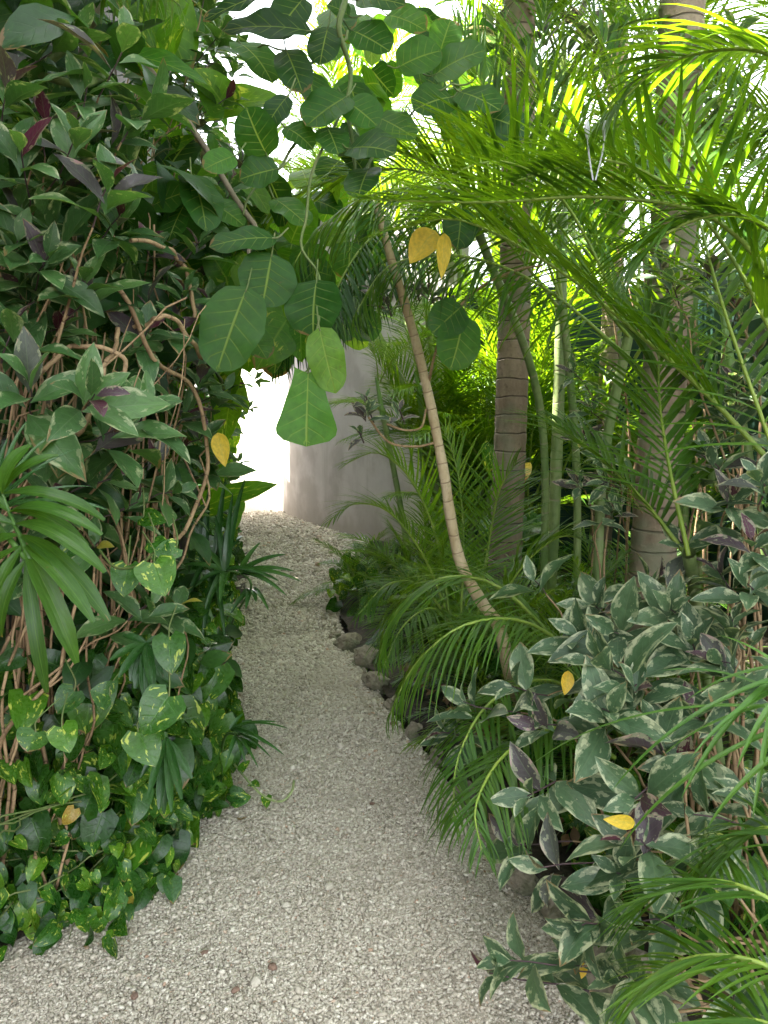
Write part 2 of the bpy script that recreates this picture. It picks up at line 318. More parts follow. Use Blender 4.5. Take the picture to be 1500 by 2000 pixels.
# gravel stones: far too many to count
def gravel():
    P = []; 
    for y0, y1, den in [(1.5, 2.6, 40000), (2.6, 3.4, 25000), (3.4, 5.2, 12000), (5.2, 8, 3300), (8, 12.5, 1500)]:
        n = int(den*(y1-y0)*2.2); y = rs.rand(n)*(y1-y0)+y0; x = -2.6+rs.rand(n)*4.4
        k = (x > Lx(y)-.16+.06*np.sin(y*9)) & (x < np.where(y < 9.3, Rx(y)+.05, 3)) & (den*2.2*(y1-y0) > 0)
        n2 = int(k.sum()); P.append(np.c_[x[k], y[k]])
    P = np.vstack(P)
    # density above is per metre of length over the full width, so thicken
    reps = [P]
    for s_ in range(2): reps.append(P+rs.normal(0, .03, P.shape))
    P = np.vstack(reps); k = (P[:, 0] > Lx(P[:, 1])-.2) & (P[:, 0] < np.where(P[:, 1] < 9.3, Rx(P[:, 1])+.05, 3)); P = P[k]
    n = len(P); phi = (1+5**.5)/2
    ico = nrm(np.array([(-1, phi, 0), (1, phi, 0), (-1, -phi, 0), (1, -phi, 0), (0, -1, phi), (0, 1, phi), (0, -1, -phi), (0, 1, -phi), (phi, 0, -1), (phi, 0, 1), (-phi, 0, -1), (-phi, 0, 1)]))
    tr = np.array([(0, 11, 5), (0, 5, 1), (0, 1, 7), (0, 7, 10), (0, 10, 11), (1, 5, 9), (5, 11, 4), (11, 10, 2), (10, 7, 6), (7, 1, 8), (3, 9, 4), (3, 4, 2), (3, 2, 6), (3, 6, 8), (3, 8, 9), (4, 9, 5), (2, 4, 11), (6, 2, 10), (8, 6, 7), (9, 8, 1)])
    size = np.interp(P[:, 1], [1.5, 3, 5, 9], [.003, .0041, .008, .013])*np.exp(rs.normal(0, .32, n))
    ax = np.c_[1+rs.rand(n)*.6, .75+rs.rand(n)*.35, .45+rs.rand(n)*.3]*size[:, None]
    V = ico[None]*(1+rs.normal(0, .13, (n, 12, 1)))*ax[:, None]
    q = rs.normal(0, 1, (n, 4))*np.array([1, .3, .3, 1]); q /= np.linalg.norm(q, axis=1, keepdims=True)
    w_, x, y, z = q.T
    R_ = np.stack([1-2*(y*y+z*z), 2*(x*y-z*w_), 2*(x*z+y*w_), 2*(x*y+z*w_), 1-2*(x*x+z*z), 2*(y*z-x*w_), 2*(x*z-y*w_), 2*(y*z+x*w_), 1-2*(x*x+y*y)], -1).reshape(n, 3, 3)
    V = np.einsum('nij,nkj->nki', R_, V)
    zb = .015*np.array([noise.noise(Vector((a*2.3, b*2.3, 3.3))) for a, b in P])
    V[..., 0] += P[:, None, 0]; V[..., 1] += P[:, None, 1]; V[..., 2] += (zb+size*(.15+rs.rand(n)*.8))[:, None]
    f = tr[None]+(np.arange(n)*12)[:, None, None]
    me = bpy.data.meshes.new('gravel'); me.vertices.add(n*12); me.vertices.foreach_set('co', V.ravel())
    me.loops.add(f.size); me.loops.foreach_set('vertex_index', f.ravel().astype(np.int32)); me.polygons.add(n*20)
    me.polygons.foreach_set('loop_start', (np.arange(n*20)*3).astype(np.int32)); me.polygons.foreach_set('loop_total', np.full(n*20, 3, np.int32))
    A = np.zeros((n, 12, 3)); A[..., 0] = rs.rand(n)[:, None]; A[..., 1] = rs.rand(n)[:, None]
    a_ = me.attributes.new('lf', 'FLOAT_VECTOR', 'POINT'); a_.data.foreach_set('vector', A.ravel()); me.update(calc_edges=True)
    m, t = newmat('gravel_stone'); g = NT(t); at_ = g.n('ShaderNodeAttribute', attribute_name='lf'); sx = g.n('ShaderNodeSeparateXYZ'); g.l(at_.outputs['Vector'], sx.inputs[0])
    col = g.ramp(sx.outputs[0], [(0, (.20, .16, .105)), (.12, (.36, .315, .24)), (.5, (.52, .46, .365)), (.85, (.64, .585, .485)), (.97, (.76, .71, .60)), (1, (.40, .22, .12))])
    tc = g.n('ShaderNodeTexCoord'); col = g.mix(g.m('MULTIPLY', g.noise(tc.outputs['Object'], 300., 2), .5), col, (.50, .46, .39))
    col = g.mix(g.m('MULTIPLY', g.step(g.noise(tc.outputs['Object'], 1.6, 4), .48, .68), .4), col, (.36, .31, .24))
    bs = g.n('ShaderNodeBsdfPrincipled'); g.l(col, bs.inputs['Base Color']); bs.inputs['Roughness'].default_value = .85
    o = g.n('ShaderNodeOutputMaterial'); g.l(bs.outputs[0], o.inputs[0]); me.materials.append(m)
    ob = bpy.data.objects.new('gravel', me); C.objects.link(ob); tag(ob, 'pale grey crushed limestone gravel covering the winding path', 'gravel', kind='stuff')
gravel()

# walls
def wallrun(mb, pts, h, th, z0=-.1, cap=0):
    """vertical wall following a polyline, with thickness, as quads"""
    p = np.asarray(pts, float); t = nrm(np.gradient(p, axis=0)); nr = np.c_[-t[:, 1], t[:, 0]]
    a, b = p+nr*th/2, p-nr*th/2; n = len(p); V = []
    for q, z in ((a, z0), (a, h), (b, h), (b, z0)):
        V.append(np.c_[q, np.full(n, z)])
    V = np.stack(V, 1).reshape(-1, 3); i = np.arange(n-1)[:, None]*4+np.arange(4)[None]; j = np.arange(n-1)[:, None]*4+((np.arange(4)+1) % 4)[None]
    F = np.stack([i, j, j+4, i+4], -1).reshape(-1, 4); F = np.vstack([F, [[0, 1, 2, 3]], [[(n-1)*4+3, (n-1)*4+2, (n-1)*4+1, (n-1)*4]]])
    mb.add(V, F, np.zeros((len(V), 3)))
def wall(name, label, pts, h, th, mat, coping=None):
    t = thing(name, label, 'wall', (pts[0][0], pts[0][1], 0))
    m = MB(); wallrun(m, pts, h, th); m.build('wall_face', mat, t, smooth=False)
    m = MB(); wallrun(m, pts, h+.06, th+.05, z0=h+.002); m.build('coping', coping or mat, t, smooth=False)
    return t
cw = [(-1.55, 12.6), (-1.42, 12.1), (-1.22, 11.62), (-.95, 11.1), (-.06, 9.45), (.35, 8.8), (.8, 8.2)]
wall('curved_wall', 'pale grey rendered wall curving away at the far end of the gravel path', cr(np.array(cw), 30)[:, :2] if False else cw, 4.3, .2, M['stucco'])
wall('sunlit_wall', 'white wall glowing in full sun beyond the bend of the path', [(-8, 24), (-4.5, 20.5), (2, 14)], 3.4, .25, M['white'])
wall('end_wall', 'short white wall beside the left hedge at the far end of the path', [(-2.45, 11.6), (-2.6, 12.5), (-3.1, 15.5)], 2.2, .2, M['white'])
wall('garden_wall', 'dark green painted wall standing behind the palms on the right', [(.60, 7.75), (2.75, 7.6), (2.76, 7.5), (3.0, .2)], 2.7, .16, M['gwall'])
wall('sun_block_wall', 'tall dark wall added inside the left hedge to block the sun', [(-2.35, -3), (-2.25, 3), (-2.35, 6), (-2.6, 7.6)], 7.2, .2, M['blockwall'])  # unseen wall, made this tall to keep the sun off the path
wall('shade_wall', 'dark wall added behind the far end of the left hedge to shade the curved wall', [(-2.62, 7.72), (-2.95, 9.3), (-3.3, 12.4)], 8.6, .2, M['blockwall'])  # added length, raised until the curved wall lies out of the sun

# ------------------------------------------------------------------ rocks
def rock(name, loc, s, seed, mat, label, cat='rock', group=None, sub=4, sq=(1, 1, 1), rot=0.):
    bm = bmesh.new(); bmesh.ops.create_icosphere(bm, subdivisions=sub, radius=1.)
    for v in bm.verts:
        c = v.co.copy(); q = Vector((seed*3.1, seed*1.7, 0))
        d = .35*noise.noise(c*.9+q)+.22*noise.noise(c*2.2+q)+.1*noise.noise(c*5+q)
        d = round(d*6)/6*.6+d*.4+.05*noise.noise(c*11+q)
        v.co = c*(1+d)
    for v in bm.verts: v.co = Vector((v.co.x*s*sq[0], v.co.y*s*sq[1], v.co.z*s*sq[2]))
    me = bpy.data.meshes.new(name); bm.to_mesh(me); bm.free(); me.materials.append(mat)
    o = bpy.data.objects.new(name, me); C.objects.link(o); o.location = loc; o.rotation_euler.z = rot
    return tag(o, label, cat, group)
RK = [(648, 1250, .05, 'small rounded rock at the far end of the edging beside the gravel'),
      (672, 1268, .085, 'brown grey rock second from the far end of the path edging'),
      (706, 1300, .10, 'tall pitted pale rock in the edging where the path bends'),
      (724, 1345, .085, 'mossy brown rock just before the bend in the path edging'),
      (765, 1385, .06, 'low rock half under young palm leaves at the bed edge'),
      (800, 1440, .06, 'flat dark rock by the reddish pebble at the gravel edge'),
      (850, 1490, .05, 'small dark rock under hanging palm leaflets along the bed'),
      (900, 1560, .055, 'narrow stained rock beneath the drooping palm frond'),
      (955, 1640, .055, 'brown rock at the tips of the long hanging leaflets'),
      (1010, 1730, .06, 'wet looking dark rock behind the leaflet tips in the foreground'),
      (1075, 1800, .08, 'mossy block under the lowest variegated leaf cluster'),
      (1130, 1880, .10, 'large flat olive block crossed by a trailing tan stem'),
      (1215, 1985, .13, 'largest mossy edging block at the bottom of the path')]
for i, (px, py, s, lb) in enumerate(RK):
    p = gr(px, py); s *= .9; rock('edging_rock', (p[0]+s*.45, p[1], s*.4), s, i+1, M['rock'], lb, group='rocks edging the planting bed', sq=(.8+.3*rr.random(), 1.25, .85), rot=rr.random()*.8)
pm = ground_mat('pale_pebble', [(.3, (.42, .38, .30)), (.7, (.55, .50, .42))], 20, dist=.003)
rm = ground_mat('brown_pebble', [(.3, (.14, .09, .07)), (.7, (.25, .16, .11))], 20, dist=.003)
PB = [(559, 1775, .013, pm, 'pale squarish pebble left of the path centre in the foreground'), (500, 1925, .016, pm, 'pale flat pebble lowest in the gravel foreground'),
      (484, 1745, .012, pm, 'small cream pebble above left of the squarish pebble'), (350, 1745, .012, pm, 'cream pebble nearest the pothos leaves'),
      (642, 1738, .014, pm, 'grey pebble right of the squarish pebble on the path'), (740, 1722, .014, pm, 'flat pale pebble in the middle of the path'),
      (532, 1896, .012, rm, 'dark purple brown pebble close to the palest flat pebble'), (460, 1942, .010, rm, 'small dark pebble near the bottom of the path'),
      (768, 1418, .018, rm, 'reddish round pebble at the bed edge of the gravel'), (727, 1575, .009, rm, 'tiny orange pebble in the right half of the path'),
      (400, 1868, .009, rm, 'rusty pebble on the gravel below the pothos'), (263, 1954, .010, rm, 'rust brown pebble nearest the bottom left corner')]
for i, (px, py, s, mt, lb) in enumerate(PB):
    p = gr(px, py); rock('pebble', (p[0], p[1], .012), s, 40+i, mt, lb, cat='pebble', group='larger pebbles lying on the gravel', sub=2, sq=(1.2, .9, .7), rot=i)

# ------------------------------------------------------------------ plant builders
def whorl(mb, P, T, n, L, W, rnd, openang=(.2, 1.2), bend=.6, prof=P_shrub, mi=0, face=None):
    """n leaves round a stem tip P with stem direction T"""
    T = nrm(T); a = nrm(np.cross(T, [.3, .2, 1.]) if abs(T[2]) < .95 else np.cross(T, [1., 0, 0])); b = np.cross(T, a)
    k = np.arange(n); az = k*2.4+rs.rand()*6.28; f = (k+.5)/n
    el = np.pi/2-(openang[0]+(openang[1]-openang[0])*f)+rs.normal(0, .12, n)     # elevation over the whorl plane
    rad = np.cos(az)[:, None]*a+np.sin(az)[:, None]*b
    D = rad*np.cos(el)[:, None]+T*np.sin(el)[:, None]
    N = T*np.cos(el)[:, None]-rad*np.sin(el)[:, None]+rs.normal(0, .18, (n, 3))
    if face is not None: N = N+.5*np.asarray(face)
    base = P-T*(f*.07)[:, None]*(L/.14)
    Ls = L*(.42+.68*f)*(.9+.2*rs.rand(n))
    leaves(mb, base+rad*.004, D, N, Ls, Ls*W, bend*(.6+.8*rs.rand(n)), .18+.25*rs.rand(n), prof, rnd, nv=10, nu=4, rip=.02, mi=mi)
def shrub(label, root, tips, leaf=.14, lw=.2, nl=8, group=None, spread=.24, purple=.10, lowstem=1., stem_r=.0042, name='variegated_shrub', extra=0, vol=None, dark=False, lm='shrub'):
    root = np.asarray(root, float); t = thing(name, label, 'shrub', root, group)
    lf = MB()
    for tip in tips:
        st = MB()
        P = np.asarray(tip[:3], float); n = int(tip[3]) if len(tip) > 3 else nl+rr.randint(-1, 2); L = leaf*(tip[4] if len(tip) > 4 else 1)*(.85+.3*rr.random())
        b = root+np.array([rr.uniform(-spread, spread), rr.uniform(-spread, spread)*1.4, 0])
        h = P[2]-b[2]; out = P-b; out[2] = 0
        m1 = b+out*.12+np.array([rr.gauss(0, .04), rr.gauss(0, .04), max(h*.45, .08)]); m2 = b+out*.55+np.array([rr.gauss(0, .05), rr.gauss(0, .05), max(h*.86, .1)])
        c = wob(cr([b, m1, m2, P], 21), .012); k = len(c)
        r_ = np.linspace(stem_r*(1.25+.7*rr.random()), stem_r*.42, k)
        tube(st, c[:int(k*.86)+1], r_[:int(k*.86)+1], 5); tube(st, c[int(k*.86):], r_[int(k*.86):]*1.02, 5, mi=1)
        T = nrm(c[-1]-c[-3]); T = nrm(T+np.array([0, 0, .35])+rs.normal(0, .2, 3))
        f = (np.arange(n)+.5)/n
        rn = rs.rand(n)*.66
        for q in range(n):
            z = rr.random()
            if f[q] < .3 and z < .28: rn[q] = .86+.10*rr.random()
            elif z < purple: rn[q] = .70+.14*rr.random()
            elif z > .996: rn[q] = .99
        whorl(lf, P, T, n, L, lw, rn, face=(0, -.6, .5))
        # older leaves lower on the stem
        for q in (-3, -4, -6):
            if rr.random() < .35 and k > 8:
                B = c[q]; a0 = rr.random()*6.28
                D = np.array([[math.cos(a0), math.sin(a0), .1], [-math.cos(a0), -math.sin(a0), .15]])
                leaves(lf, np.array([B, B]), D, np.array([[0, -.3, 1.]]*2)+rs.normal(0, .2, (2, 3)), L*(.9+.3*rr.random()), L*lw*1.15, .9, .2, P_shrub, rs.rand(2)*.66, nv=7, nu=4, rip=.02)
        # bare side twigs
        if rr.random() < .3:
            i0 = rr.randint(6, 12); e = c[i0]+np.array([rr.uniform(-.15, .15), rr.uniform(-.15, .1), rr.uniform(.1, .35)])
            tube(st, wob(cr([c[i0], (c[i0]+e)/2+[0, 0, -.02], e], 8), .008), [.004, .002], 4)
            whorl(lf, e, (0, -.2, 1), 5, L*.8, lw, rs.rand(5)*.66, face=(0, -.6, .5))
        st.build('stem', [M['tan'], M['twig']], t)
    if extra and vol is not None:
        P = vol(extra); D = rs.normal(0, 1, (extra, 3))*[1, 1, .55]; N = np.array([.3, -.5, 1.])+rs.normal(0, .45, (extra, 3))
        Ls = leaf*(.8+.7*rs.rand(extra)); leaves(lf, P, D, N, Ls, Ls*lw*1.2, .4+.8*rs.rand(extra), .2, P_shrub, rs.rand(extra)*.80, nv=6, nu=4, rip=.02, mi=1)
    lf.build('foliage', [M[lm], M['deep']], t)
    return t
def vine(label, root, pts, leaf=.085, group=None, mat='pothos', name='pothos_vine', norm=(.3, -.6, .8), trail=(), rndmax=1.):
    """heart-leaved creeper: leaves on petioles at pts"""
    root = np.asarray(root, float); t = thing(name, label, 'vine', root, group); st, lf = MB(), MB()
    P = np.asarray(pts, float); n = len(P)
    N = np.asarray(norm, float)+rs.normal(0, .38, (n, 3)); N = nrm(N)
    D = np.array([.1, -.25, -.75])+rs.normal(0, .6, (n, 3))
    Ls = leaf*np.exp(rs.normal(0, .28, n))
    leaves(lf, P, D, N, Ls, Ls*(.40+.08*rs.rand(n)), .25+.8*rs.rand(n), .15+.2*rs.rand(n), P_heart, rs.rand(n)*rndmax, nv=8, nu=6, rip=.012, lobe=.16)
    for i in range(n):
        q = P[i]-nrm(D[i])*.01-np.array([rr.uniform(0, .04), -.03, rr.uniform(.02, .07)])
        tube(st, [q, (q+P[i])/2+[0, 0, .008], P[i]], [.0018, .0014, .0012], 3)
    o = np.argsort(P[:, 2]+rs.rand(n)*.15)
    for s0 in range(0, n-8, 9):                    # runners threading the leaves
        a = P[o[s0]]; b = P[o[min(s0+5, n-1)]]
        if np.linalg.norm(a-b) < .6: tube(st, wob(cr([a+[0, .03, -.03], (a+b)/2+[0, .05, -.05], b+[0, .03, -.03]], 8), .01), .003, 4)
    for tr in trail:
        c = cr(tr, 12); tube(st, c, np.linspace(.0035, .002, len(c)), 5)
    st.build('stems', M['vine'], t); lf.build('foliage', M[mat], t); return t

def frond_mesh(mb_l, mb_r, curve, n, L, W, a0=1.05, a1=.35, vee=.35, droop=.7, up=(0, 0, 1), rad=.008, start=.18, seed=0, fold=.35, nv=4, prof=P_blade, lenprof=None, gap=None):
    c = np.asarray(curve, float); k = len(c)
    tube(mb_r, c, np.linspace(rad, rad*.22, k), 6)
    s = np.linspace(start, .995, n); seg = np.concatenate([[0], np.cumsum(np.linalg.norm(np.diff(c, axis=0), axis=1))]); seg /= seg[-1]
    Pc = np.stack([np.interp(s, seg, c[:, i]) for i in range(3)], 1)
    T = nrm(np.stack([np.interp(s, seg, np.gradient(c[:, i])) for i in range(3)], 1))
    U = np.broadcast_to(np.asarray(up, float), T.shape); S = nrm(np.cross(T, U)); N = np.cross(S, T)
    f = (s-start)/(1-start)
    a = (a0+(a1-a0)*f)
    lp = (.55+.45*np.sin(np.pi*np.clip(f*1.05+.12, 0, 1)))*(1-.55*np.clip(f-.75, 0, 1)/.25) if lenprof is None else lenprof(f)
    for sg in (-1, 1):
        j = rs.normal(0, .09, (n, 1)); vv = vee+rs.normal(0, .09, (n, 1))
        D = T*np.cos(a[:, None]+j)+(sg*S*np.cos(vv)+N*np.sin(vv))*np.sin(a[:, None]+j)
        Nn = np.array([0, 0, 1.])*.8+N*.5
        Ls = L*lp*(.88+.2*rs.rand(n))
        leaves(mb_l, Pc+rs.normal(0, .002, (n, 3)), D, Nn, Ls, W*(.55+.5*lp), droop*(.7+.6*rs.rand(n)), fold, prof, rs.rand(n), nv=nv, nu=2)
def arc_curve(length, e0, e1, n=14, side=0.):
    e = np.linspace(e0, e1, n); st = length/(n-1); p = [np.zeros(3)]
    for i in range(1, n):
        em = (e[i]+e[i-1])/2; p.append(p[-1]+st*np.array([math.cos(em), side*math.sin(i/n*3), math.sin(em)]))
    return np.array(p)
VAR = {}
def variants(key, lst, mat, rm, **kw):
    out = []
    for (ln, e0, e1, n, L, W) in lst:
        ml, mr = MB(), MB(); frond_mesh(ml, mr, arc_curve(ln, math.radians(e0), math.radians(e1), side=rr.uniform(-.12, .12)), n, L, W, **kw)
        ml.v += mr.v; ml.f += [f+ml.n for f in mr.f]; ml.a += mr.a; ml.m += [x+1 for x in mr.m]
        o = ml.build('frond', [M[mat], M[rm]]); out.append((e0, o.data)); bpy.data.objects.remove(o)
    VAR[key] = out
variants('areca', [(1.5, 84, 30, 40, .48, .0105), (1.5, 74, 0, 42, .46, .0105), (1.6, 62, -25, 42, .46, .0105), (1.4, 46, -45, 40, .42, .010), (1.3, 80, 55, 36, .45, .010), (1.4, 30, -50, 38, .40, .010)], 'frond', 'rachis')
variants('royal', [(2.1, 66, -10, 52, .62, .015), (2.2, 48, -40, 52, .6, .015), (2.1, 25, -60, 52, .58, .015), (2.0, 5, -70, 50, .55, .015), (1.8, 82, 35, 44, .55, .015)], 'frond', 'rachis', vee=.3, droop=.9, a0=1.2, a1=.5)
variants('parlor', [(.75, 78, 10, 26, .26, .010), (.8, 60, -20, 28, .27, .010), (.75, 38, -45, 26, .25, .010), (.6, 15, -50, 24, .22, .009)], 'dfrond', 'drach', vee=.15, droop=.8, rad=.004)
def put_fronds(t, key, crown, n, scale=1., az0=None, spread=6.28, emin=0, emax=90, tilt=.12):
    vs_ = [v for v in VAR[key] if emin <= v[0] <= emax] or VAR[key]
    for i in range(n):
        e, me = vs_[i % len(vs_)]
        o = bpy.data.objects.new('frond', me); C.objects.link(o); o.parent = t
        a = (az0 if az0 is not None else 0)+(i*2.4 if spread > 6 else rr.uniform(-spread/2, spread/2))
        s = scale*rr.uniform(.82, 1.12); o.location = tuple(crown+rs.normal(0, .012, 3)); o.rotation_euler = (rr.gauss(0, tilt), rr.gauss(0, tilt), a); o.scale = (s, s, s*rr.uniform(.92, 1.05))
def palm(label, base, trunk, kind='areca', n=9, scale=1., tr=.11, tm='ptrunk', group=None, canes=1, crown=None, name='palm', emin=0, shaft=.5, sides=18, lean=(0, 0), ring=.105, az0=None, spread=6.28, cspread=.12, nsub=None):
    base = np.asarray(base, float); t = thing(name, label, 'palm', base, group)
    for k in range(canes):
        off = np.array([0, 0, 0.]) if canes == 1 else np.array([rr.uniform(-1, 1)*cspread, rr.uniform(-1, 1)*cspread, 0])
        h = trunk*(1 if k == 0 else rr.uniform(.55, 1.)); top = off+np.array([lean[0]+off[0]*1.6, lean[1]+off[1]*1.6, h])
        if h > .05:
            m_ = int(h/ring*4)+4; s = np.linspace(0, 1, m_); c = off+(top-off)*s[:, None]; c[:, 0] += .03*np.sin(s*3)*h*.3
            r_ = tr*(1.0+.25*np.exp(-s*h*3)-.12*s)*(1+.022*np.cos(s*h/ring*2*np.pi)); m = MB(); tube(m, c+base, r_, sides); m.build('trunk', M[tm], t)
        if shaft and h > .3:
            m = MB(); s = np.linspace(0, 1, 10); sc = top+(top-off)/max(h, .1)*shaft*s[:, None]; tube(m, sc+base, tr*(1.02-.55*s), sides); m.build('crownshaft', M['shaft'], t); top = sc[-2]
        put_fronds(t, kind, top, n if canes == 1 else max(3, n//canes), scale, emin=emin, az0=(az0 if az0 is not None else rr.random()*6), spread=spread)
    return t
def key_frond(t, pts, n, L, W, mat='frond', rm='rachis', **kw):
    W = W*.74; ml, mr = MB(), MB(); c = cr([at(*p) if len(p) == 3 else p for p in pts], 18); frond_mesh(ml, mr, c, n, L, W, nv=6, **kw)
    f = ml.build('frond', M[mat], t); mr.build('rachis', M[rm], f)
    return f

# ------------------------------------------------------------------ LEFT: the climbing hedge
def vol_hedge(y0, y1, z0, z1, d0=.1, d1=.8):
    def f(n):
        y = rs.uniform(y0, y1, n); z = z0+(z1-z0)*rs.rand(n)**.9; ov = np.interp(z, [0, .6, 1.2, 2, 5], [0, .02, -.04, .05, .15])
        return np.c_[Lx(y)+ov-rs.uniform(d0, d1, n), y, z]
    return f
def hedge_tips(n, y0, y1, z0, z1):
    out = []
    for i in range(n):
        y = rr.uniform(y0, y1); z = z0+(z1-z0)*((i+rr.random())/n); ov = np.interp(z, [0, .6, 1.2, 2, 5], [0, .0, -.06, .05, .15])
        out.append((Lx(y)+ov-rr.uniform(-.06, .28), y, z))
    return out
A = lambda *L: [tuple(at(*q[:3]))+tuple(q[3:]) for q in L]
g0 = 'variegated shrubs of the left hedge'
shrub('tall variegated shrub at the near left with big grey green leaves and bare tan stems', (-1.38, 2.35, .02),
      A((185, 770, 1.75, 9, 1.15), (60, 745, 1.8, 7, 1.1), (95, 500, 1.9), (35, 560, 2.0), (165, 545, 2.0), (35, 470, 1.9), (25, 640, 1.9, 7), (120, 640, 2.1), (290, 790, 2.0, 7), (240, 830, 1.95, 6, 1.3), (130, 860, 2.1, 6), (60, 880, 2.2, 5), (110, 960, 2.0, 5, .7), (230, 930, 2.1, 5, .8), (190, 1060, 2.1, 4, .7), (270, 980, 2.2, 5, .8), (300, 1180, 2.2, 4, .7), (60, 1120, 2.0, 4, .7), (350, 960, 2.4, 5, .8)),
      leaf=.18, lw=.21, group=g0, lm='hshrub', extra=70, vol=vol_hedge(2.1, 2.7, .6, 1.7, .15, .6))
shrub('variegated shrub with pink and purple young leaves near the top left corner', (-1.2, 2.4, .02),
      A((150, 260, 1.9, 8, 1.1), (215, 350, 1.9, 8, 1.2), (90, 420, 1.95, 7), (40, 290, 1.8, 6, 1.2), (170, 170, 2.0, 5), (310, 200, 2.1, 5), (20, 160, 1.9), (90, 230, 2.0), (235, 420, 2.1), (130, 340, 2.1), (250, 265, 2.1, 6), (40, 400, 2.0), (250, 75, 2.0, 4), (150, 60, 2.2)),
      leaf=.18, lw=.2, group=g0, lm='hshrub', purple=.13, extra=140, vol=vol_hedge(2.2, 2.9, 1.6, 3.0, .1, .6))
shrub('variegated shrub whose stems lean toward the path below the round dark leaves', (-1.0, 2.9, .02),
      A((290, 640, 2.3), (250, 560, 2.4), (230, 700, 2.3), (340, 640, 2.5, 6), (395, 730, 2.6, 8), (370, 800, 2.6, 6), (330, 530, 2.6), (290, 470, 2.5, 6), (390, 470, 2.6, 6), (440, 760, 2.8, 5), (300, 900, 2.4, 5), (360, 560, 2.5), (400, 840, 2.7, 6), (350, 1180, 2.5, 4), (430, 900, 2.9, 4)),
      leaf=.16, lw=.21, group=g0, lm='hshrub', purple=.13, extra=60, vol=vol_hedge(2.6, 3.4, .7, 2.2, .15, .6))
shrub('dense dark part of the hedge rising behind the tan stems at mid left', (-1.25, 3.4, .02), hedge_tips(24, 2.9, 3.9, 1.25, 3.4), leaf=.15, group=g0, lm='hshrub', purple=.13, extra=520, vol=vol_hedge(2.7, 4.0, .3, 4.2, .25, 1.0))
shrub('leafy upper part of the hedge against the white sky at top left', (-1.6, 4.6, .02), hedge_tips(24, 4.0, 5.4, 1.2, 4.6), leaf=.15, group=g0, lm='hshrub', purple=.13, extra=620, vol=vol_hedge(4.0, 5.6, .3, 4.8, .15, 1.0))
shrub('farther stretch of hedge closing the left side before the bright opening', (-1.75, 6.6, .02), hedge_tips(22, 5.6, 8.2, .6, 4.6), leaf=.17, group=g0, lm='hshrub', purple=.13, extra=800, vol=vol_hedge(5.5, 8.8, .2, 4.6, .25, 1.0))
shrub('small shaded shrub scattered between the bare tan stems', (-1.15, 2.6, .02), hedge_tips(10, 2.3, 3.2, .5, 1.5), leaf=.12, group=g0, lm='hshrub', extra=230, vol=vol_hedge(2.2, 3.3, .35, 1.6, .02, .45))
# bare vertical stems, one more clump for the thicket of stems
t = thing('cane_thicket', 'thicket of bare tan stems standing in front of the dark left hedge', 'shrub', (-1.2, 2.5, 0))
for px, py1, py0, d, r_ in [(95, 600, 1500, 2.2, .007), (180, 560, 1380, 2.25, .006), (205, 650, 1250, 2.3, .007), (120, 700, 1450, 2.2, .008), (240, 520, 1200, 2.4, .006), (75, 800, 1350, 2.1, .006), (300, 560, 1100, 2.5, .007), (215, 1000, 1400, 2.35, .009), (130, 1150, 1420, 2.2, .010), (270, 880, 1430, 2.6, .008), (310, 880, 1300, 2.5, .009), (400, 880, 1150, 2.7, .008), (170, 900, 1500, 2.3, .006), (345, 1150, 1500, 2.6, .006), (20, 700, 1250, 2.0, .006), (45, 900, 1480, 2.1, .007), (225, 650, 1450, 2.5, .006), (365, 600, 1250, 2.7, .006), (330, 900, 1520, 2.7, .006), (155, 480, 1100, 2.35, .006), (60, 420, 1000, 2.3, .006), (285, 400, 900, 2.6, .006)]+[(rr.uniform(50, 420), rr.uniform(430, 760), rr.uniform(1100, 1450), rr.uniform(1.95, 2.5), rr.uniform(.0038, .006)) for _ in range(10)]:
    r_ *= .72; a, b = at(px+rr.uniform(-40, 40), py0, d), at(px, py1, d); b0 = np.array([min(a[0], Lx(a[1])-.24), a[1], 0.]); a[0] = min(a[0], Lx(a[1])-.08); st = MB(); c = wob(cr([b0, (b0*.5+a*.5), a, (a+b)/2+[rr.gauss(0, .07), 0, 0], b], 32), .026)
    tube(st, c, np.linspace(r_*1.1, r_*.6, len(c)), 6)
    if rr.random() < .6:
        i = rr.randint(16, 26); e = c[i]+np.array([rr.uniform(-.12, .16), rr.uniform(-.1, .05), rr.uniform(.1, .3)]); tube(st, cr([c[i], (c[i]+e)/2+[.01, 0, -.02], e], 8), .0035, 4)
    st.build('stem', M['tan'], t)
for L in [[(60, 730, 2.0), (150, 680, 2.05), (240, 700, 2.1), (215, 790, 2.1)], [(230, 560, 2.2), (300, 700, 2.3), (370, 740, 2.5), (400, 830, 2.6), (400, 920, 2.6), (370, 1020, 2.5), (330, 1060, 2.4)], [(260, 640, 2.3), (330, 620, 2.3), (395, 700, 2.5)], [(255, 470, 2.3), (350, 500, 2.5), (380, 620, 2.5)], [(150, 850, 2.0), (210, 720, 2.1), (230, 640, 2.2)]]:
    st = MB(); tube(st, wob(cr([at(*q) for q in L], 24), .006), .007, 6); st.build('stem', M['tan'], t)

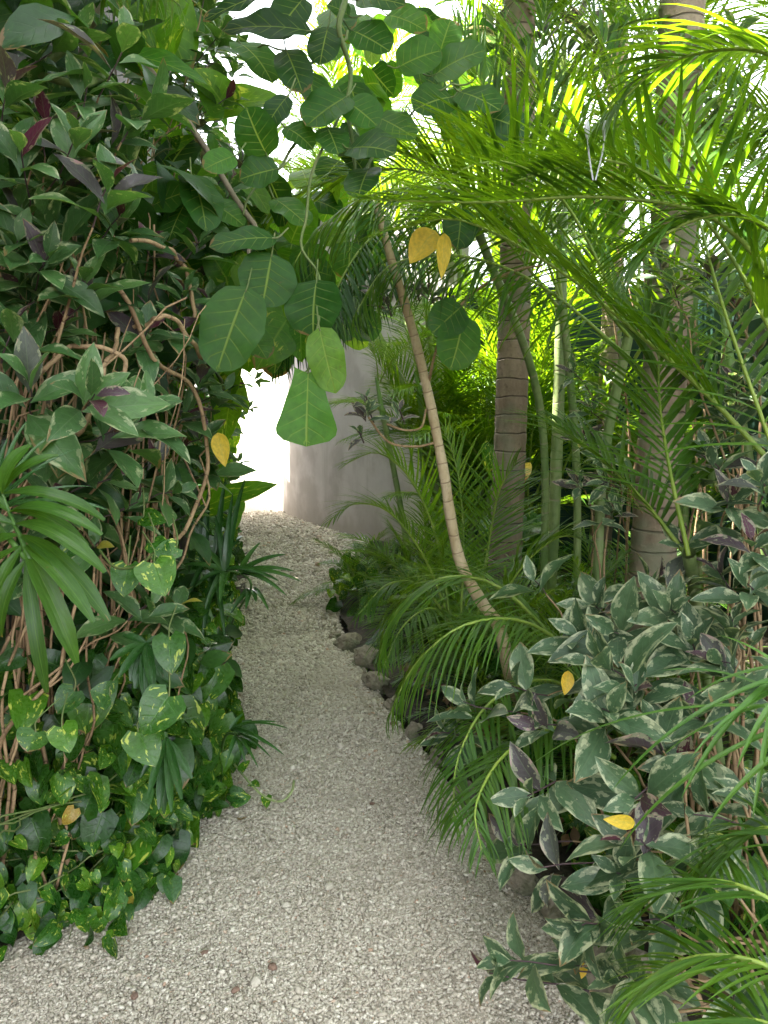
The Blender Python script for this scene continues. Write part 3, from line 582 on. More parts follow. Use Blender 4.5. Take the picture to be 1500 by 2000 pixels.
# pothos carpet and climbers
def pots(n, y0, y1, z1, d0=0., d1=.5):
    y = rs.uniform(y0, y1, n); z = .04+z1*rs.rand(n)**1.1; fr = rs.rand(n)**1.5*(d1-d0)+d0
    return np.c_[Lx(y)+.05+.03*np.sin(y*14)-fr-z*.10, y, z]
gp = 'pothos creepers on the ground at the foot of the left hedge'
vine('pothos with yellow splashed heart leaves spilling onto the gravel at bottom left', (-1.1, 2.3, .02), np.vstack([pots(760, 1.85, 2.65, .5), [gr(x, y, z_) for x, y, z_ in [(205, 1830, .03), (240, 1760, .03), (300, 1735, .03), (275, 1720, .05), (180, 1800, .04), (120, 1790, .05), (60, 1810, .04), (330, 1655, .05), (300, 1610, .05), (255, 1680, .06)]+[(rr.uniform(0, 250), rr.uniform(1700, 1835), rr.uniform(.02, .08)) for _ in range(40)]+[(rr.uniform(200, 350), rr.uniform(1600, 1720), rr.uniform(.02, .08)) for _ in range(22)]]]), leaf=.066, group=gp,
     trail=[[gr(60, 1820, .02), gr(130, 1800, .03), gr(180, 1760, .05)], [gr(230, 1690, .06), gr(270, 1760, .02), gr(320, 1700, .03)]])
vine('darker pothos with bigger leaves against the stems above the bottom left patch', (-1.15, 2.5, .02), pots(380, 2.1, 2.9, .8, .02, .4), leaf=.088, group=gp, rndmax=.8)
vine('pothos beside the gravel halfway along the left edge, below the small palm', (-.95, 3.0, .02), pots(360, 2.5, 3.7, .65), leaf=.08, group=gp, rndmax=.85)
vine('pothos at the foot of the drooping palm leaves farther up the left edge', (-1.1, 4.6, .02), pots(380, 3.6, 5.6, .8, .06, .5), leaf=.09, group=gp, rndmax=.9)
vine('farthest pothos and low green leaves at the left edge before the bright opening', (-1.5, 7., .02), pots(380, 5.6, 8.8, .8, .16, .7), leaf=.11, group=gp)
vine('climbing creeper of mid green leaves filling the shade inside the hedge', (-1.5, 3.5, .02), np.vstack([vol_hedge(2.3, 4.6, .4, 2.6, .2, .8)(420)]), leaf=.10, name='climbing_vine', rndmax=.6)
vine('sunlit climbing leaves hanging at the end of the hedge beside the opening', (-1.7, 8.2, .02), np.vstack([vol_hedge(6.5, 9.0, .6, 3.2, .12, .6)(300)]), leaf=.16, name='climbing_vine', mat='giant')
# the few single heart leaves that stand out at mid left
t = thing('heart_leaf_climber', 'climber with single large heart leaves hanging on the tan stems at mid left', 'vine', gr(330, 1500)); st = MB()
for bx, by, tx, ty, d, w_, r_ in [(300, 1100, 320, 1158, 1.9, .052, .75), (250, 1105, 243, 1160, 2.0, .042, .6), (300, 1060, 330, 1090, 2.0, .03, .5), (330, 1245, 335, 1310, 2.0, .044, .45), (330, 1360, 285, 1428, 1.95, .058, .5), (215, 1360, 180, 1350, 2.1, .04, .5), (145, 1350, 115, 1390, 2.1, .04, .3), (270, 1430, 300, 1490, 2.0, .05, .6), (70, 1430, 55, 1465, 2.0, .045, .55), (120, 1420, 135, 1465, 2.0, .04, .8), (280, 1010, 320, 1020, 2.1, .03, .5), (150, 1060, 120, 1090, 2.1, .03, .4), (345, 1070, 300, 1090, 2.0, .03, .6)]:
    P, Q = at(bx, by, d), at(tx, ty, d-.02); D, N, L = chord(P, Q, np.array([[.15, -.8, .5]]), .5); m = MB()
    leaves(m, P, D, N, L*1.12, w_, .5, .15, P_heart, r_, nv=10, nu=6, rip=.012, lobe=.17)
    tube(m, cr([P+[rr.uniform(-.05, .05), .06, .07], P+[0, .01, .03], P], 6), .0022, 4, mi=1); m.build('leaf', [M['pothos'], M['vine']], t)
c = cr([at(195, 1075, 2.0), at(225, 1108, 1.95), at(270, 1105, 1.93), at(300, 1080, 1.92)], 12); tube(st, c, .0035, 5)
st.build('stems', M['vine'], t)

# hanging leaf blades: bamboo palm close to the camera on the left
def fan(label, name, root, hub, tips, d, W, mat, rm='drach', droop=.8, stalk=None, cat='palm', prof=P_blade, hubs=None, fold=.3, nn=(.1, -.5, .8)):
    t = thing(name, label, cat, root); m, s_ = MB(), MB()
    H = [at(*h) for h in (hubs or [hub])]
    for i, q in enumerate(tips):
        P = H[i % len(H)] if len(q) < 4 else H[q[3]]; Q = at(q[0], q[1], q[2] if len(q) > 2 and q[2] else d)
        D, N, L = chord(P, Q, np.array([nn]), droop*(.8+.4*rr.random())); leaves(m, P, D, N, L, W*(.8+.4*rr.random()), droop, fold, prof, None, nv=12, nu=4)
    f = m.build('frond', M[mat], t)
    pts = cr([np.asarray(root, float)]+[at(*q) if len(q) == 3 else q for q in (stalk or [])]+H[::-1] if stalk else [np.asarray(root, float), (np.asarray(root)+H[-1])/2+[0, 0, .1]]+H[::-1], 24)
    tube(s_, pts, np.linspace(.007, .0028, len(pts)), 6); s_.build('stalk', M[rm], t); return t
r0 = (-1.25, 1.55, 0.)
fan('palm with broad drooping mid green leaflets reaching in from the left edge', 'bamboo_palm', r0, None,
    [(205, 1125, 1.30, 2), (212, 1215, 1.32, 3), (150, 1295, 1.34, 4), (92, 1350, 1.35, 5), (0, 1245, 1.35, 5), (-60, 1190, 1.4, 4), (-60, 1110, 1.4, 3), (-90, 1030, 1.4, 2), (200, 1060, 1.34, 1), (205, 1010, 1.4, 0), (-80, 960, 1.4, 1), (170, 1080, 1.36, 1), (-20, 1240, 1.36, 4), (180, 1225, 1.3, 4), (60, 870, 1.4, 0), (120, 900, 1.42, 0)],
    1.4, .016, 'frond', hubs=[(5, 965, 1.4), (18, 1000, 1.4), (28, 1025, 1.38), (38, 1045, 1.37), (46, 1065, 1.36), (51, 1092, 1.35)], droop=1.1, stalk=[(-120, 1300, 1.5), (-60, 1000, 1.45)], prof=lambda v: P_broad(v)*.95, fold=.35)
fan('cluster of narrow arching blades above the near palm leaf at the left edge', 'fountain_grass', (-1.3, 1.9, 0), (-10, 1000, 1.6),
    [(110, 850, 1.7), (60, 830, 1.7), (160, 880, 1.7), (200, 985, 1.6), (180, 940, 1.65), (20, 860, 1.65), (130, 1000, 1.55), (215, 1010, 1.6), (90, 905, 1.6)], 1.6, .008, 'dfrond', droop=.9, stalk=[(-60, 1200, 1.7)], cat='plant')
fan('dark palm leaf with split blunt fingers hanging behind the heart leaves', 'lady_palm', gr(300, 1530), (285, 1255, 2.1),
    [(232, 1322, 2.0), (255, 1330, 2.05), (285, 1372, 2.0), (300, 1350, 2.0), (215, 1290, 2.05), (318, 1320, 2.05), (305, 1300, 2.1), (240, 1240, 2.1), (340, 1250, 2.15), (265, 1345, 2.05)], 2.1, .014, 'dfrond', droop=.5, prof=P_broad, stalk=[(300, 1400, 2.3), (295, 1250, 2.25)])
fan('second dark fan palm leaf low down among the pothos at lower left', 'lady_palm', gr(330, 1600), (325, 1440, 2.25),
    [(290, 1560, 2.1), (310, 1580, 2.15), (335, 1585, 2.1), (355, 1560, 2.1), (275, 1520, 2.2), (375, 1520, 2.2), (320, 1590, 2.2)], 2.2, .011, 'dfrond', droop=.4, prof=P_broad, stalk=[(330, 1500, 2.4)])
for args in [('glossy drooping palm leaves leaning over the left edge of the narrow path', gr(430, 1330), [(440, 1115, 3.0), (470, 1120, 3.0), (490, 1150, 3.0)],
              [(420, 1010, 3.1, 0), (385, 1140, 2.95, 0), (400, 1190, 2.9, 0), (430, 1180, 2.85, 0), (520, 1120, 2.9, 0), (545, 1130, 2.9, 1), (590, 1140, 2.9, 1), (560, 1165, 2.85, 1), (525, 1195, 2.8, 2), (500, 1170, 2.85, 2), (455, 960, 3.1, 0), (480, 930, 3.2, 0), (560, 1085, 3.0, 1), (575, 1110, 2.95, 1), (480, 1190, 2.85, 2), (350, 1110, 3.0, 0), (370, 1060, 3.1, 0), (510, 1060, 3.0, 1), (450, 1200, 2.9, 2)], .017),
             ('upright dark green palm leaves rising at the hedge edge above the glossy ones', gr(430, 1360), [(400, 1100, 3.1), (420, 1120, 3.1)],
              [(355, 960, 3.1, 0), (380, 930, 3.2, 0), (410, 950, 3.2, 0), (440, 930, 3.2, 1), (460, 1000, 3.1, 1), (340, 1010, 3.1, 0), (475, 1050, 3.1, 1), (365, 1180, 3.0, 0), (440, 1240, 2.9, 1), (395, 1250, 2.9, 1)], .017),
             ('small spidery palm leaf reaching over the gravel below the bend', gr(420, 1540), [(450, 1425, 2.75), (462, 1435, 2.75)],
              [(570, 1432, 2.6, 0), (556, 1475, 2.6, 0), (530, 1480, 2.6, 1), (505, 1500, 2.6, 1), (540, 1405, 2.7, 0), (480, 1490, 2.65, 1), (475, 1395, 2.8, 0), (520, 1455, 2.6, 1), (440, 1500, 2.65, 1)], .010)]:
    fan(args[0], 'lady_palm', args[1], None, args[3], 3, args[4], 'dfrond', hubs=args[2], droop=.85, prof=P_blade)
# yellow-green trailing shoot on the path
t = thing('trailing_shoot', 'pale green pothos shoot lying out over the gravel from the left edge', 'vine', gr(450, 1500)); m = MB()
c = cr([gr(440, 1470, .10), gr(480, 1520, .09), gr(515, 1555, .05), gr(550, 1565, .05), gr(570, 1545, .08), gr(574, 1525, .13)], 20); tube(m, c, .005, 6); m.build('stem', M['cane'], t)
m = MB(); leaves(m, [gr(520, 1555, .05), gr(470, 1505, .1), gr(490, 1530, .08)], [(.05, -.3, -.1), (.3, .1, .4), (.3, -.3, .1)], (0, -.4, 1), .055, .022, .4, .2, P_heart, .7, nv=7, lobe=.15); m.build('foliage', M['pothos'], t)

# ------------------------------------------------------------------ the tree with big round leaves over the path
ft = thing('fig_tree', 'tree with large round dark leaves hanging over the path on thin branches', 'tree', (-1.35, 3.3, 0)); fb = MB()
def limb(pts, r0_, r1_, n=24, w=.01, sides=8, mb=None):
    c = wob(cr(pts, n), w); tube(mb or fb, c, np.linspace(r0_, r1_, len(c)), sides); return c
limb([(-1.35, 3.3, -.05), (-1.4, 3.35, 1.5), (-1.25, 3.4, 3.0), (-.9, 3.4, 4.2), (-.3, 3.3, 4.9)], .05, .025, 40, .02)
limb([(-1.25, 3.4, 3.0), (-.95, 3.1, 2.9), at(475, 420, 2.7), at(490, 500, 2.6)], .016, .006)
fg = MB(); limb([(-.9, 3.4, 4.2), (-.4, 3.2, 4.3), at(675, -150, 3.0), at(678, 60, 2.9), at(672, 190, 2.9), at(690, 370, 2.8)], .018, .006, 40, .02, mb=fg)
limb([at(672, 190, 2.9), at(610, 340, 2.75), at(600, 480, 2.6), at(618, 560, 2.5), at(615, 660, 2.45), at(600, 735, 2.4)], .006, .003, 30, .012, mb=fg)
limb([at(475, 420, 2.7), at(520, 350, 2.75), at(560, 310, 2.8), at(672, 190, 2.9)], .004, .006, mb=fg)
limb([at(678, 60, 2.9), at(600, 130, 2.9), at(540, 90, 2.9), at(470, 110, 2.9)], .006, .003, mb=fg)
limb([at(690, 370, 2.8), at(790, 230, 2.9), at(860, 180, 2.9), at(930, 150, 2.9)], .006, .003, mb=fg)
limb([(-.3, 3.3, 4.9), (.3, 3.4, 5.2), (.8, 3.8, 5.3)], .025, .01)
FL = [(480, 568, 425, 722, 112, 2.45, .5), (530, 500, 512, 598, 104, 2.5, .35), (618, 552, 612, 655, 108, 2.5, .3), (625, 645, 655, 765, 68, 2.4, .92), (602, 728, 598, 868, 118, 2.4, .8),
      (533, 465, 412, 482, 56, 2.5, .3), (375, 345, 402, 450, 80, 2.6, .4), (520, 300, 482, 212, 78, 2.6, .35), (300, 400, 385, 370, 60, 2.6, .5), (420, 400, 475, 440, 60, 2.7, .6), (540, 390, 600, 440, 60, 2.8, .6), (455, 305, 400, 330, 50, 2.5, .7),
      (600, 60, 440, 60, 66, 2.7, .05), (590, 0, 535, 75, 70, 2.8, .05), (510, -10, 400, 40, 40, 2.6, .02), (470, 85, 530, 160, 86, 2.9, .5), (560, 100, 590, 180, 66, 2.8, .15), (640, 55, 625, 125, 62, 2.9, .1), (600, 140, 610, 205, 82, 2.9, .3),
      (680, 30, 640, 10, 60, 3.0, .3), (690, 60, 760, 100, 84, 3.0, .4), (700, 0, 790, 10, 60, 3.0, .3), (675, 190, 600, 245, 90, 2.8, .45), (680, 200, 735, 245, 80, 2.8, .5), (685, 290, 770, 300, 84, 2.75, .2), (720, 330, 700, 385, 70, 2.75, .25),
      (780, 130, 860, 100, 74, 3.0, .6), (850, 145, 945, 100, 84, 3.0, .5), (880, 190, 810, 215, 76, 2.9, .35), (900, 180, 975, 215, 80, 2.9, .3), (960, 230, 1030, 260, 70, 2.9, .2), (860, 100, 880, 40, 60, 3.1, .7),
      (900, 410, 893, 486, 64, 2.6, .3), (900, 600, 845, 650, 70, 2.8, .5), (905, 620, 880, 720, 84, 2.8, .6), (560, 190, 520, 250, 50, 2.6, .1), (640, 250, 660, 300, 60, 2.8, .4),
      (760, 30, 830, 60, 60, 3.2, .7), (740, 230, 810, 270, 60, 2.9, .5), (560, 250, 610, 290, 60, 2.8, .5), (360, 400, 330, 470, 70, 2.6, .3), (540, 330, 470, 350, 70, 2.6, .3), (480, 640, 520, 700, 60, 2.8, .7)]
for bx, by, tx, ty, wpx, d, r_ in FL:
    P, Q = at(bx, by, d), at(tx, ty, d-rr.uniform(.0, .08)); b_ = rr.uniform(.2, .7)
    D, N, L = chord(P, Q, np.array([[rr.gauss(.1, .3), -.9, rr.uniform(.2, .6)]]), b_); m = MB()
    wob_ = wpx/1511*d/2*1.08
    leaves(m, P, D, N, L*1.03, wob_, b_, rr.uniform(.0, .22), (P_round if (bx, by) != (602, 728) else (lambda v: np.clip(.42+.75*v**1.5, 0, 1)*np.sqrt(np.clip(1-np.clip((v-.72)/.28, 0, 1)**2.2, 0, 1))+.01)), r_, nv=14, nu=8, rip=rr.uniform(.025, .05), lobe=.06)
    U = nrm(P-Q); tube(m, cr([P+U*.05+[0, .02, .03], P+U*.02, P+(Q-P)*.02], 5), .003, 5, mi=1); m.build('leaf', [M['fig'], M['vine']], ft)
P = at(430, 250, 2.6)
m = MB(); n = 420; P = np.c_[rs.uniform(-1.3, .9, n), rs.uniform(2.2, 5.2, n), np.zeros(n)]; P[:, 2] = 1.75+P[:, 1]*.56+.15+rs.rand(n)*1.3
P = P[(P[:, 0] > -.35) | (P[:, 0] < -.75) | (P[:, 1] < 3.2)]; n = len(P)
leaves(m, P, rs.normal(0, 1, (n, 3))*[1, 1, .4]+[0, 0, -.4], np.array([0, -.1, 1])+rs.normal(0, .4, (n, 3)), .19, .08, .5, .12, P_round, rs.rand(n)*.6, nv=7, nu=4, rip=.02)
for n, x0, x1, y0, y1, d0, d1 in [(55, 440, 740, 300, 500, 3.3, 5.0), (24, 640, 800, -20, 260, 3.2, 5.0), (45, 400, 700, 420, 640, 3.4, 4.6), (24, 780, 960, 0, 260, 3.4, 4.6), (30, 300, 480, 300, 560, 3.0, 3.6)]:
    P = np.array([at(rr.uniform(x0, x1), rr.uniform(y0, y1), rr.uniform(d0, d1)) for _ in range(n)])
    leaves(m, P, rs.normal(0, .7, (n, 3))+[.2, -.2, -.7], np.array([.1, -.8, .5])+rs.normal(0, .35, (n, 3)), .20*np.exp(rs.normal(0, .15, n)), .085, .5, .1, P_round, rs.rand(n)*.95, nv=9, nu=6, rip=.022)
tag(m.build('crown', M['fig'], ft), kind='stuff'); fb.build('trunk', M['figbark'], ft); fg.build('branch', M['vine'], ft); pass
# giant pothos climbing high at top left and behind the round leaves
gt = thing('giant_pothos', 'giant pothos with huge yellow green backlit leaves high in the left hedge', 'vine', (-1.6, 3.4, 0)); m = MB()
tube(m, wob(cr([(-1.6, 3.5, 0), (-1.55, 3.45, 1.8), (-1.35, 3.5, 3.2), (-1.2, 3.6, 4.4)], 30), .03), .022, 7)
for L in [[(0, 150, 2.3), (80, 130, 2.3), (170, 60, 2.3)], [(60, 140, 2.3), (150, 165, 2.2), (200, 150, 2.3)]]: tube(m, cr([at(*q) for q in L], 12), .012, 6)
m.build('stem', M['vine'], gt)
for bx, by, tx, ty, wpx, d, r_ in [(280, -30, 360, 135, 150, 3.2, .7), (250, -20, 300, 90, 120, 3.0, .6), (420, 215, 545, 200, 95, 3.1, .8), (440, 210, 385, 140, 90, 3.0, .6), (330, 250, 290, 160, 100, 3.3, .4), (390, 560, 372, 680, 80, 3.3, .7), (560, 625, 505, 715, 110, 3.1, .7), (590, 620, 590, 700, 80, 3.1, .5), (330, 690, 400, 690, 70, 3.2, .7), (320, 300, 380, 270, 80, 3.1, .5), (250, 200, 160, 240, 120, 2.7, .4), (60, 0, 20, 90, 110, 2.3, .1), (250, 110, 390, 160, 70, 2.4, .2), (100, 290, 30, 260, 80, 2.4, .2), (470, 720, 440, 640, 70, 3.2, .7), (430, 730, 480, 800, 60, 3.6, .8), (450, 780, 440, 860, 60, 3.8, .6), (400, 990, 530, 950, 60, 3.3, .5), (330, 540, 300, 500, 40, 3.0, .9), (500, 540, 470, 620, 90, 3.2, .5), (330, 640, 400, 620, 60, 3.3, .6), (440, 540, 400, 480, 70, 3.2, .4), (470, 600, 440, 700, 100, 3.3, .8), (520, 560, 560, 640, 90, 3.2, .9), (395, 630, 360, 720, 70, 2.9, .6), (440, 770, 470, 720, 60, 3.3, .8), (300, 150, 355, 60, 110, 3.0, .8), (350, 30, 330, 130, 90, 2.9, .7)]:
    P, Q = at(bx, by, d), at(tx, ty, d-.05); D, N, L = chord(P, Q, np.array([[rr.gauss(0, .3), -.8, .5]]), .5); m = MB()
    leaves(m, P, D, N, L*1.1, wpx/1511*d/2, .5, .18, P_heart, r_, nv=12, nu=8, rip=.02, lobe=.15); m.build('leaf', M['giant'], gt)
# yellowing leaves that stand out
for lb, bx, by, tx, ty, wpx, d in [('single ochre yellow leaf hanging at the edge of the left hedge', 425, 845, 440, 912, 38, 2.6), ('bright yellow leaf hanging beside the top of the pale leaning stem', 868, 455, 862, 545, 32, 2.4), ('broad yellow leaf with brown spots above the leaning stem', 850, 450, 800, 515, 62, 2.45),
                                 ('small yellow leaf in the middle of the variegated shrub', 1110, 1310, 1102, 1358, 28, 2.15), ('yellow leaf folded behind the lower variegated leaves', 1240, 1608, 1178, 1600, 30, 1.75), ('tiny yellow leaf hanging over the mossy block', 1140, 1880, 1135, 1912, 18, 1.85)]:
    m = MB(); P, Q = at(bx, by, d), at(tx, ty, d-.02); D, N, L = chord(P, Q, np.array([[.1, -.9, .4]]), .5); leaves(m, P, D, N, L, wpx/1511*d/2, .5, .3, P_ovate, .93, nv=9, nu=4, rip=.02)
    tag(m.build('yellow_leaf', M['yellow']), lb, 'leaf')
# fallen leaves
for lb, px, py, s in [('ochre fallen leaf on the gravel beside the pothos', 365, 1652, .05), ('brown fallen leaf under the hedge edge', 120, 1700, .06), ('curled brown leaf lying at the bed edge near the trailing shoot', 470, 1600, .03)]:
    m = MB(); p = gr(px, py, .02); leaves(m, p, (rr.uniform(-1, 1), rr.uniform(-1, 1), .1), (0, 0, 1), s, s*.33, -.5, .3, P_ovate, .6, nv=8); tag(m.build('fallen_leaf', M['dead']), lb, 'leaf')

# ------------------------------------------------------------------ RIGHT: palms
def base_at(px, d): p = at(px, 820, d); return (p[0], p[1], .03)
palm('tall ringed palm trunk standing behind the leaning pale stem', base_at(986, 4.5), 5.2, 'royal', 8, 1., .096, canes=1, name='royal_palm', sides=28)
palm('nearer grey ringed palm trunk crossing the top right of the view', base_at(1275, 3.5), 4.6, 'royal', 8, 1., .103, canes=1, name='royal_palm', lean=(.06, .1), sides=28)
palm('slimmer ringed palm trunk between the two big palms', base_at(1178, 6.6), 5.0, 'royal', 9, .95, .09, canes=1, name='royal_palm', sides=24)
palm('yellow green cane palm stem in front of the green wall', base_at(1078, 4.6), 2.9, 'areca', 9, 1.1, .036, 'cane', canes=1, name='cane_palm', ring=.3, lean=(.02, 0), group=None)
ga = 'clumping palms filling the right hand bed'
for lb, b, tr_, n, sc, cn in [
    ('clump of thin green canes where the path bends out of sight', (.42, 6.2, .03), 1.5, 12, .8, 4),
    ('feathery palm clump rising behind the clump of thin canes', (.75, 6.6, .03), 2.4, 15, 1.0, 4),
    ('palm clump with yellow green sunlit fronds behind the tall trunk', (1.6, 8.4, .03), 3.2, 18, 1.1, 4),
    ('palm clump in front of the green wall below the yellow green cane', (1.55, 4.9, .03), .5, 10, .7, 2),
    ('tall cane clump whose bright fronds fill the sky at top right', (2.2, 5.6, .03), 3.6, 20, 1.15, 5),
    ('cane clump between the near ringed trunk and the green wall', (2.5, 4.2, .03), 2.7, 12, 1.0, 4),
    ('cane clump at the right edge of the picture behind the variegated shrub', (2.35, 2.9, .03), 2.1, 12, .95, 4),
    ('tall backlit palm clump left of the far trunk above the curved wall', (.6, 7.9, .03), 3.4, 16, 1.1, 3)]:
    palm(lb, b, tr_, 'areca', n, sc, .026, 'cane', canes=cn, name='areca_palm', group=ga, shaft=.35, sides=10, cspread=.22, ring=.16)
palm('pale green sunlit palm beyond the green wall at top right', (3.6, 8.5, 0), 4.0, 'areca', 22, 1.3, .05, 'cane', canes=5, name='areca_palm', cspread=.9, group='palms beyond the walls')
palm('bright palm crown beyond the green wall above the yellow green cane', (1.9, 9.2, 0), 4.2, 'areca', 22, 1.3, .05, 'cane', canes=5, name='areca_palm', cspread=.9, group='palms beyond the walls')
palm('yellow green palm crown showing through above the curved wall', (.3, 9.9, 0), 3.3, 'areca', 20, 1.3, .05, 'cane', canes=4, name='areca_palm', cspread=.5, group='palms beyond the walls')
palm('tall palm whose crown closes the gap above the curved wall', (.15, 10.4, 0), 4.1, 'areca', 20, 1.35, .05, 'cane', canes=4, name='areca_palm', cspread=.5, group='palms beyond the walls')
palm('sunlit palm whose fronds hang behind the round leaves over the opening', (-2.75, 10.2, 0), 2.8, 'areca', 12, 1.15, .04, 'cane', canes=3, name='areca_palm', cspread=.3, group='palms beyond the walls')
for lb, b, tr_, n, sc, cn in [('leafy palm clump hiding the right part of the curved wall', (.62, 6.3, .03), .35, 16, 1.0, 3), ('tall shaded palm clump left of the tall ringed trunk', (.60, 6.5, .03), .9, 12, 1.1, 3), ('shaded palm clump against the end of the green wall', (.95, 6.6, .03), 1.2, 16, 1.1, 3),
    ('dense shaded palm clump in front of the middle of the green wall', (1.5, 6.4, .03), .7, 16, 1.2, 3)]:
    palm(lb, b, tr_, 'areca', n, sc, .022, 'cane', canes=cn, name='areca_palm', group=ga, shaft=.2, sides=10, cspread=.2, ring=.16, emin=60)
gq = 'young palms along the edge of the right hand bed'
for lb, b, n, sc in [
    ('young palm fanning pale fronds over the bend of the path', (-.15, 6.2, .03), 9, .5),
    ('small palm with thin arching leaflets at the narrowest point of the path', (.12, 5.4, .03), 8, .38),
    ('low dark palm behind the pale edging rocks', (.38, 4.6, .03), 8, .42),
    ('bushy low palm left of the foot of the leaning stem', (.62, 4.2, .03), 10, .62),
    ('low palm with upright bright leaflets under the tall ringed trunk', (.75, 4.9, .03), 10, .6),
    ('low palm spreading between leaning stem and near variegated leaves', (.75, 3.6, .03), 12, .7),
    ('dark low palm in the shade below the yellow green cane', (1.25, 4.0, .03), 12, .75),
    ('low palm spilling over the edge rocks halfway along the bed', (.55, 3.5, .03), 9, .42),
    ('palm with many fine leaflets between the bend and the leaning stem', (.42, 5.0, .03), 12, .62),
    ('young palm standing upright in front of the thin green canes', (.30, 5.7, .03), 12, .7),
    ('low palm hidden behind the middle of the variegated shrub', (1.0, 2.9, .03), 10, .65)]:
    palm(lb, b, 0, 'areca', n, sc, name='young_palm', group=gq, shaft=0, emin=20)
for lb, b, n, sc in [('dark feathery ground palm beside the pitted edging rocks', (.22, 4.9, .03), 12, .55), ('dark ground palm under the bushy low palm', (.55, 3.9, .03), 12, .7), ('ground palm with fine dark leaflets near the near edging blocks', (.75, 2.8, .03), 12, .6), ('dark ground palm against the foot of the ringed trunk', (1.05, 5.1, .03), 12, 1.1), ('small dark palm beside the pothos at the curved wall', (.15, 7.0, .03), 10, .8)]:
    palm(lb, b, 0, 'parlor', n, sc, name='ground_palm', group='dark ground palms in the right hand bed', shaft=0)
# big foreground areca: fronds placed one by one
K = thing('areca_palm', 'big areca palm at the right edge sending long arching fronds across the view', 'palm', (1.35, 2.3, .03)); m = MB()
for q in [[(1.35, 2.3, 0), (1.33, 2.3, 1.2), at(1560, 760, 2.0)], [(1.4, 2.4, 0), (1.38, 2.4, 1.1), at(1530, 900, 2.1)], [(1.2, 2.5, 0), (1.05, 2.5, .8), at(1345, 1080, 2.2)]]:
    m = MB(); tube(m, cr(q, 24), .02, 8); m.build('trunk', M['cane'], K)
KF = [([(1560, 760, 2.0), (1440, 520, 2.1), (1330, 380, 2.1), (1180, 312, 2.1), (1010, 352, 2.0)], 34, .36, .0155, dict(vee=.75, droop=.25, a0=1.3, a1=.6)),
      ([(1540, 940, 2.1), (1380, 770, 2.2), (1250, 655, 2.3), (1080, 520, 2.4), (900, 430, 2.4), (770, 450, 2.3)], 52, .50, .0125, dict(vee=.4, droop=.35, a0=1.0, a1=.45, rad=.009)),
      ([(1345, 1085, 2.2), (1305, 900, 2.3), (1287, 760, 2.4), (1292, 600, 2.5)], 30, .42, .014, dict(vee=.2, droop=.6, a0=.9, a1=.3, up=(0, -1, .3))),
      ([(1570, 620, 1.9), (1400, 430, 2.0), (1180, 385, 2.1), (950, 395, 2.1), (720, 390, 2.1)], 46, .40, .012, dict(vee=.5, droop=.3, a0=1.0, a1=.35)),
      ([(1345, 1090, 2.3), (1250, 970, 2.4), (1150, 875, 2.5), (1070, 815, 2.6)], 26, .38, .012, dict(vee=.3, droop=.5)),
      ([(1600, 150, 1.7), (1460, 95, 1.8), (1300, 125, 1.9), (1180, 230, 1.9)], 30, .36, .013, dict(vee=.2, droop=.7)),
      ([(1590, 1100, 2.0), (1500, 850, 2.1), (1400, 560, 2.2), (1340, 300, 2.4), (1320, 90, 2.6)], 44, .48, .014, dict(vee=.2, droop=.5, up=(0, -1, .3))),
      ([(1560, 480, 1.8), (1440, 420, 1.9), (1330, 440, 1.9), (1230, 520, 1.9)], 28, .36, .013, dict(vee=.25, droop=.6))]
for c, n, L, W, kw in KF: key_frond(K, c, n, L, W, **kw)
K = thing('areca_palm', 'palm with long spiky leaflets arching over the middle of the path', 'palm', (.95, 3.3, .03)); m = MB(); tube(m, cr([(.95, 3.3, 0), (.93, 3.3, 1.2), at(1230, 640, 3.1)], 20), .022, 8); m.build('trunk', M['cane'], K)
KF = [([(1230, 640, 3.1), (1120, 420, 3.0), (1030, 330, 2.8), (930, 320, 2.6), (830, 380, 2.5)], 40, .52, .014, dict(vee=.85, droop=.3, a0=1.2, a1=.5)),
      ([(1230, 660, 3.1), (1050, 450, 2.9), (880, 370, 2.8), (730, 380, 2.7), (620, 450, 2.7), (560, 540, 2.7)], 52, .46, .0125, dict(vee=-.2, droop=.8, a0=1.2, a1=.6)),
      ([(1230, 640, 3.1), (1140, 400, 3.2), (1060, 180, 3.3), (960, 10, 3.4)], 40, .5, .014, dict(vee=.4, droop=.5)),
      ([(1240, 640, 3.1), (1250, 400, 3.2), (1200, 150, 3.3), (1120, -60, 3.4)], 40, .5, .014, dict(vee=.3, droop=.5)),
      ([(1230, 700, 3.1), (1060, 560, 3.0), (900, 500, 2.9), (760, 520, 2.9), (690, 620, 2.9)], 44, .42, .011, dict(vee=-.35, droop=1.0, a0=1.2, a1=.6)),
      ([(1240, 700, 3.0), (1330, 560, 2.8), (1440, 520, 2.7), (1540, 600, 2.6)], 30, .42, .013, dict())]
for c, n, L, W, kw in KF: key_frond(K, c, n, L, W, **kw)
K = thing('areca_palm', 'low palm whose green leaflets hang like a fringe over the gravel edge', 'palm', (.95, 2.9, .03))
